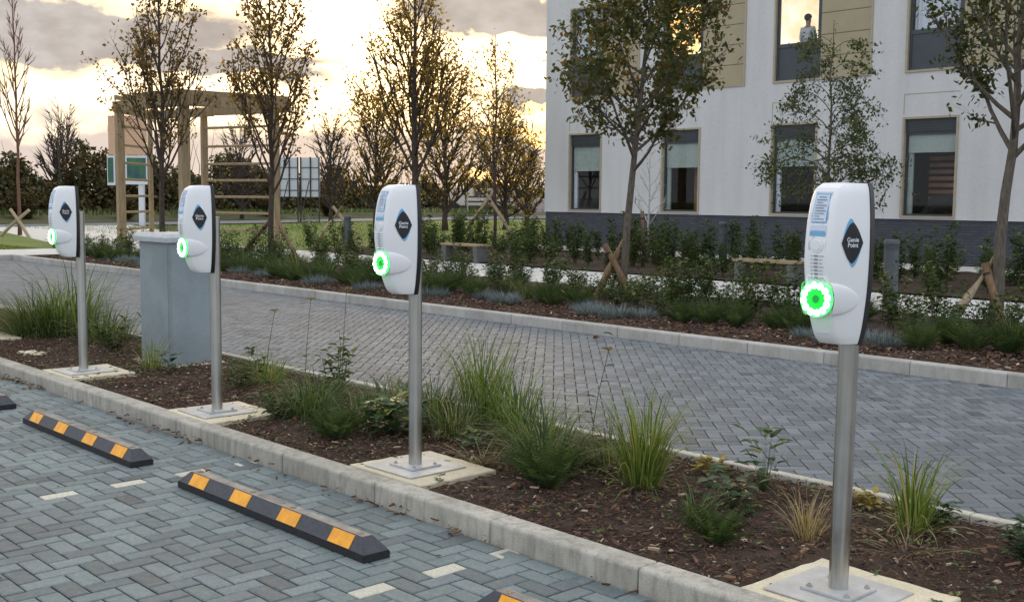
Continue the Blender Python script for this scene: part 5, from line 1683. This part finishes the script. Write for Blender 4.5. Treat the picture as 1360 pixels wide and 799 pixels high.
for k, z in enumerate((.02,)):
    b = MBd(); b.box(-1.7, 1.7, -.8, .8, -.03, .02); b.build('pallet', MTIMBER, tp)
# slatted fence pieces beside it
fn = empty('timber_fence', (-78.5, 69.6, .4), R(46), 'dark horizontal rail fence left of the covered stack', 'fence')
for x in (-2, 0, 2, 4): bx('post', fn, MDARKT, x - .06, x + .06, -.06, .06, 0, 1.5)
for z in (.35, .8, 1.25): bx('rail', fn, MDARKT, -2.1, 4.1, -.10, -.061, z, z + .16)
# two pale vehicles far away
for k, (x, y, rzv, lb, ln_) in enumerate([(-82.3, 71.0, R(50), 'pale van far off behind the round road sign', 4.6), (-81.6, 74.6, R(50), 'second pale van far off, nearer the building', 4.2)]):
    vn = empty('parked_van', (x, y, .45), rzv, lb, 'van', 'pale vans parked far away')
    b = MBd()
    pr_ = [(-ln_ / 2, .45), (-ln_ / 2, 1.95), (-ln_ / 2 + .1, 2.1), (ln_ / 2 - 1.4, 2.1), (ln_ / 2 - .75, 1.3), (ln_ / 2 - .05, 1.05), (ln_ / 2, .45)]
    n = len(pr_)
    b.add([(px, -.9, pz) for px, pz in pr_] + [(px, .9, pz) for px, pz in pr_], [tuple(range(n)), tuple(n + q for q in reversed(range(n)))] + [(q, (q + 1) % n, n + (q + 1) % n, n + q) for q in range(n)])
    b.build('body', MVAN, vn, bevel=.05)
    bx('side_window', vn, MGFRAME, ln_ / 2 - 2.1, ln_ / 2 - 1.4, -.915, -.905, 1.3, 1.85)
    for wx in (-ln_ / 2 + .8, ln_ / 2 - .9):
        for wy in (-.92, .72):
            b = MBd(); b.tube([(wx, wy, .34), (wx, wy + .2, .34)], .34, 20); b.build('wheel', MRUB, vn)
# thin lamp columns
for k, (x, y, H, lb) in enumerate([(-79.0, 70.0, 5.2, 'thin pale pole right of the round road sign'), (-82, 44, 4.2, 'thin pale pole above the scrub behind the tall upright tree')]):
    lp = empty('thin_pole', (x, y, 0), 0, lb, 'pole', 'thin poles far away')
    b = MBd(); b.cyl(0, 0, 0, H, .06, 10, .04); b.build('shaft', MGPOLE, lp)
    b = MBd(); b.cyl(0, 0, H, H + .08, .09, 10); b.build('cap', MGPOLE, lp)

# ------------------------------------------------------------------ building
FY = 27.6; XL = -28.15; XR = 2.0; PZ = 1.21; HT = 11.6
bl = empty('building', (XL, FY, 0), 0, 'white rendered block with dark brick plinth and tall windows', 'building')
def bb(name, mat, x0, x1, y0, y1, z0, z1, parent=None, bev=0.0, lab=None):
    b = MBd(); b.box(x0 - XL, x1 - XL, y0 - FY, y1 - FY, z0, z1)
    o = b.build(name, mat, parent or bl, bevel=bev)
    if lab: o['label'] = lab
    return o
bays = [-27.0 + 4.03 * k for k in range(7)]
bays = [x for x in bays if x + 3.1 < XR]
W1, W2 = 1.50, 3.07
LZ0, LZ1, UZ0, UZ1 = 1.24, 3.83, 4.96, 7.95
TZ0, TZ1 = 8.7, 11.0
b = MBd()
def wb(x0, x1, z0, z1): b.box(x0 - XL, x1 - XL, 0, .30, z0, z1)
def band(z0, z1, wd):
    px = XL
    for x in bays:
        wb(px, x, z0, z1); px = x + wd
    wb(px, XR, z0, z1)
wb(XL, XR, PZ, LZ0); band(LZ0, LZ1, W1); wb(XL, XR, LZ1, UZ0); band(UZ0, UZ1, W2); wb(XL, XR, UZ1, TZ0); band(TZ0, TZ1, W2); wb(XL, XR, TZ1, HT)
b.build('wall', MREND, bl, raw=True)
b = MBd(); b.box(0, .30, .3005, 13.0, PZ, HT); b.build('end_wall', MREND, bl)
b = MBd(); b.box(XR - XL - .3, XR - XL, .3005, 13.0, PZ, HT); b.build('end_wall', MREND, bl)
b = MBd(); b.box(0, XR - XL, 12.7, 12.995, PZ, HT); b.build('rear_wall', MREND, bl)
b = MBd(); b.box(-.1, XR - XL + .1, -.1, 13.1, HT, HT + .35); b.build('roof', MGFRAME, bl)
bb('plinth', MPLINTH, XL + .03, XR - .03, FY + .03, FY + 12.9, -.1, PZ - .004)
bb('plinth_flashing', MSIGNW, XL - .01, XR + .01, FY - .012, FY + .05, PZ - .003, PZ + .012)
bb('floor_slab', MDARK, XL + .31, XR - .31, FY + .31, FY + 12.6, 4.35, 4.6)
bb('inner_wall', MDARK, XL + .31, XR - .31, FY + 4.0, FY + 4.2, 1.3, HT - .1)
dk = bb('dark_floor', MDARK, XL + .31, XR - .31, FY + .31, FY + 12.6, 1.21, 1.235)
def lower_window(x, k):
    wd, h_ = W1, LZ1 - LZ0
    b = MBd(); X0 = x - XL
    t = .055
    for (a0, a1, c0, c1) in ((X0, X0 + t, LZ0 + .0, LZ1), (X0 + wd - t, X0 + wd, LZ0, LZ1), (X0 + t, X0 + wd - t, LZ0, LZ0 + t), (X0 + t, X0 + wd - t, LZ1 - t, LZ1)):
        b.box(a0, a1, -.03, .16, c0, c1)
    w_ = b.build('window', MTIMF, bl)
    b = MBd(); f = .05; x0, x1, z0, z1 = X0 + t, X0 + wd - t, LZ0 + t, LZ1 - t
    for (a0, a1, c0, c1) in ((x0, x0 + f, z0, z1), (x1 - f, x1, z0, z1), (x0 + f, x1 - f, z0, z0 + f), (x0 + f, x1 - f, 3.38, 3.44)):
        b.box(a0, a1, .08, .15, c0, c1)
    b.build('frame', MGFRAME, w_)
    b = MBd(); b.box(x0, x1, .06, .078, 3.44, z1)
    for q in range(6): b.box(x0 + .03, x1 - .03, .045, .058, 3.47 + q * .05, 3.47 + q * .05 + .03)
    b.build('shutter_box', MGFRAME, w_)
    b = MBd(); b.box(x0 + f, x1 - f, .11, .116, z0 + f, 3.38); b.build('pane', MGLASS, w_)
    b = MBd(); bz = [2.58, 2.64, 2.62, 2.92, 2.8, 2.9, 2.7][k % 7]
    b.box(x0 + f, x1 - f, .14, .155, bz, 3.38); b.build('roller_blind', MBLIND, w_)
    b = MBd(); b.box(x0 + .02, x0 + .17, .18, .24, z0, bz + .1)
    b.build('curtain', MCURT if k % 2 == 0 else MBLIND, w_)
    if k == 3:
        for q in range(9):
            b = MBd(); zc = 1.35 + q * .175
            b.box(x0 + .2, x1, 1.0, 1.05, zc, zc + .10); o = b.build('brown_slat', MBROWN, w_)
        b = MBd(); b.tube([(x0 + .25, .7, 1.3), (x0 + .6, .7, 1.62), (x0 + 1.0, .7, 1.65), (x1 + .1, .7, 1.35)], [.12, .24, .24, .1], 10); b.build('dark_chair_back', MDARK, w_)
    if k == 1:
        b = MBd(); b.box(x0 + .55, x0 + .75, .9, 1.0, 1.24, 3.3); b.build('brown_door_edge', MBROWN, w_)
def upper_window(x, k, z0_, z1_, rail):
    X0 = x - XL; wd = W2; t = .06
    b = MBd()
    for (a0, a1, c0, c1) in ((X0, X0 + t, z0_, z1_), (X0 + wd - t, X0 + wd, z0_, z1_), (X0 + t, X0 + wd - t, z0_, z0_ + t), (X0 + t, X0 + wd - t, z1_ - t, z1_)):
        b.box(a0, a1, -.03, .2, c0, c1)
    w_ = b.build('window', MTIMF, bl)
    xm = X0 + 1.50; f = .065; x0, x1, z0, z1 = X0 + t, xm, z0_ + t, z1_ - t
    b = MBd()
    for (a0, a1, c0, c1) in ((x0, x0 + f, z0, z1), (x1 - f - .05, x1, z0, z1), (x0 + f, x1 - f - .05, z0, z0 + f), (x0 + f, x1 - f - .05, z1 - f, z1), (x0 + f, x1 - f - .05, rail, rail + .11)):
        b.box(a0, a1, .05, .13, c0, c1)
    b.build('frame', MGFRAME, w_)
    b = MBd(); b.box(x0 + f, x1 - f - .05, .07, .10, z0 + f, rail); b.build('grey_spandrel', MGFRAME, w_)
    b = MBd(); b.box(x0 + f, x1 - f - .05, .088, .094, rail + .11, z1 - f); b.build('pane', MGLASS, w_)
    # tan cladding in courses
    zc = z0_ + t; n = 0; hh = .58
    while zc < z1_ - t - .05:
        ze = min(zc + hh, z1_ - t)
        b = MBd(); b.box(xm + .004, X0 + wd - t - .002, .02, .09, zc + .007, ze - .007); b.build('cladding_panel', MPANEL, w_, bevel=.003)
        zc = ze; n += 1
    b = MBd(); b.box(xm + .004, X0 + wd - t - .002, .092, .15, z0_ + t, z1_ - t); b.build('cladding_backing', MGFRAME, w_)
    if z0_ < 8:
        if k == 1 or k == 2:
            b = MBd(); b.box(x0 - 1.9, x1 + .2, 1.5, 1.55, z0, z1 - .1) ; b.build('window_glow_wall', MWARM if k == 1 else MWARM2, w_)
        else:
            b = MBd()
            m_ = 40
            for i in range(m_ + 1):
                xx = x0 + f + (x1 - x0 - 2 * f) * i / m_
                yy = .2 + .025 * math.sin(i * 1.9) + .01 * math.sin(i * 4.1)
                b.v += [(xx, yy, rail), (xx, yy, z1)]
            for i in range(m_):
                b.f.append((2 * i, 2 * i + 2, 2 * i + 3, 2 * i + 1)); b.a.append(.5)
            b.build('net_curtain', MCURT, w_, smooth=True)
for k, x in enumerate(bays):
    lower_window(x, k)
    upper_window(x, k, UZ0, UZ1, 5.93)
    upper_window(x, k, TZ0, TZ1, 9.5)
    # shallow render bead panel above the ground floor window
    X0 = x - XL
    b = MBd()
    for (a0, a1, c0, c1) in ((X0, X0 + W1, 4.41, 4.43), (X0, X0 + .02, 3.90, 4.41)):
        b.box(a0, a1, -.006, -.0005, c0, c1)
    b.build('render_bead', MTIMF, bl)
bb('gravel_strip', MGRAV, XL, XR, 25.4, FY - .01, -.02, .06, bev=0)['label'] = 'pale gravel strip at the foot of the plinth'

# person standing at the lit upper window
pr0 = empty('person', (-18.30, 28.30, 5.10), R(180), 'person in a pale shirt standing at the warm lit upper window', 'person')
def skin_mesh(name, V, E, Rr, mat, parent, lvl=2):
    me = bpy.data.meshes.new(name); me.from_pydata(V, E, []); me.materials.append(mat)
    o = link(name, me, parent)
    sk = o.modifiers.new('skin', 'SKIN')
    lay_ = me.skin_vertices[0] if me.skin_vertices else None
    if lay_ is None:
        bm = bmesh.new(); bm.from_mesh(me); bm.verts.layers.skin.verify(); bm.to_mesh(me); bm.free()
        lay_ = me.skin_vertices[0]
    for i, q in enumerate(Rr): lay_.data[i].radius = (q, q * .85)
    lay_.data[0].use_root = True
    ss = o.modifiers.new('sub', 'SUBSURF'); ss.levels = lvl; ss.render_levels = lvl
    return o
MSKIN = simple('skin', (.42, .27, .20), None, .6); MSHIRT = simple('pale_shirt', (.60, .62, .66), None, .9); MHAIR = simple('dark_hair', (.03, .022, .018), None, .8); MTROU = simple('dark_trousers', (.03, .035, .05), None, .9)
V = [(0, 0, .95), (0, 0, 1.15), (0, 0, 1.38), (0, .0, 1.47), (0, -.01, 1.56), (0, -.015, 1.68), (0, -.01, 1.76),
     (.17, 0, 1.40), (.23, -.02, 1.13), (.20, -.16, .93), (.19, -.22, .88), (-.17, 0, 1.40), (-.23, -.02, 1.13), (-.20, -.16, .93), (-.19, -.22, .88),
     (.10, 0, .88), (.11, -.01, .48), (.11, .02, .08), (.12, -.12, .04), (-.10, 0, .88), (-.11, -.01, .48), (-.11, .02, .08), (-.12, -.12, .04)]
E_ = [(0, 1), (1, 2), (2, 3), (3, 4), (4, 5), (5, 6), (2, 7), (7, 8), (8, 9), (9, 10), (2, 11), (11, 12), (12, 13), (13, 14), (0, 15), (15, 16), (16, 17), (17, 18), (0, 19), (19, 20), (20, 21), (21, 22)]
Rr = [.14, .13, .15, .06, .075, .095, .06, .065, .045, .035, .04, .065, .045, .035, .04, .09, .06, .045, .04, .09, .06, .045, .04]
skin_mesh('body', V, E_, Rr, MSKIN, pr0)
skin_mesh('shirt', [(0, 0, .92), (0, 0, 1.15), (0, 0, 1.40), (.17, 0, 1.41), (.23, -.02, 1.13), (.21, -.12, .98), (-.17, 0, 1.41), (-.23, -.02, 1.13), (-.21, -.12, .98)], [(0, 1), (1, 2), (2, 3), (3, 4), (4, 5), (2, 6), (6, 7), (7, 8)], [.165, .155, .165, .085, .065, .055, .085, .065, .055], MSHIRT, pr0)
skin_mesh('trousers', [(0, 0, .93), (.10, 0, .86), (.11, -.01, .48), (.11, .02, .10), (-.10, 0, .86), (-.11, -.01, .48), (-.11, .02, .10)], [(0, 1), (1, 2), (2, 3), (0, 4), (4, 5), (5, 6)], [.15, .11, .08, .065, .11, .08, .065], MTROU, pr0)
bm = bmesh.new(); bmesh.ops.create_icosphere(bm, subdivisions=3, radius=.108)
for v in bm.verts:
    if v.co.z < -.01 and v.co.y < .03: v.co *= .8
    v.co.y *= 1.08
me = bpy.data.meshes.new('hair'); bm.to_mesh(me); bm.free(); me.materials.append(MHAIR)
link('hair', me, pr0, (0, .012, 1.715))
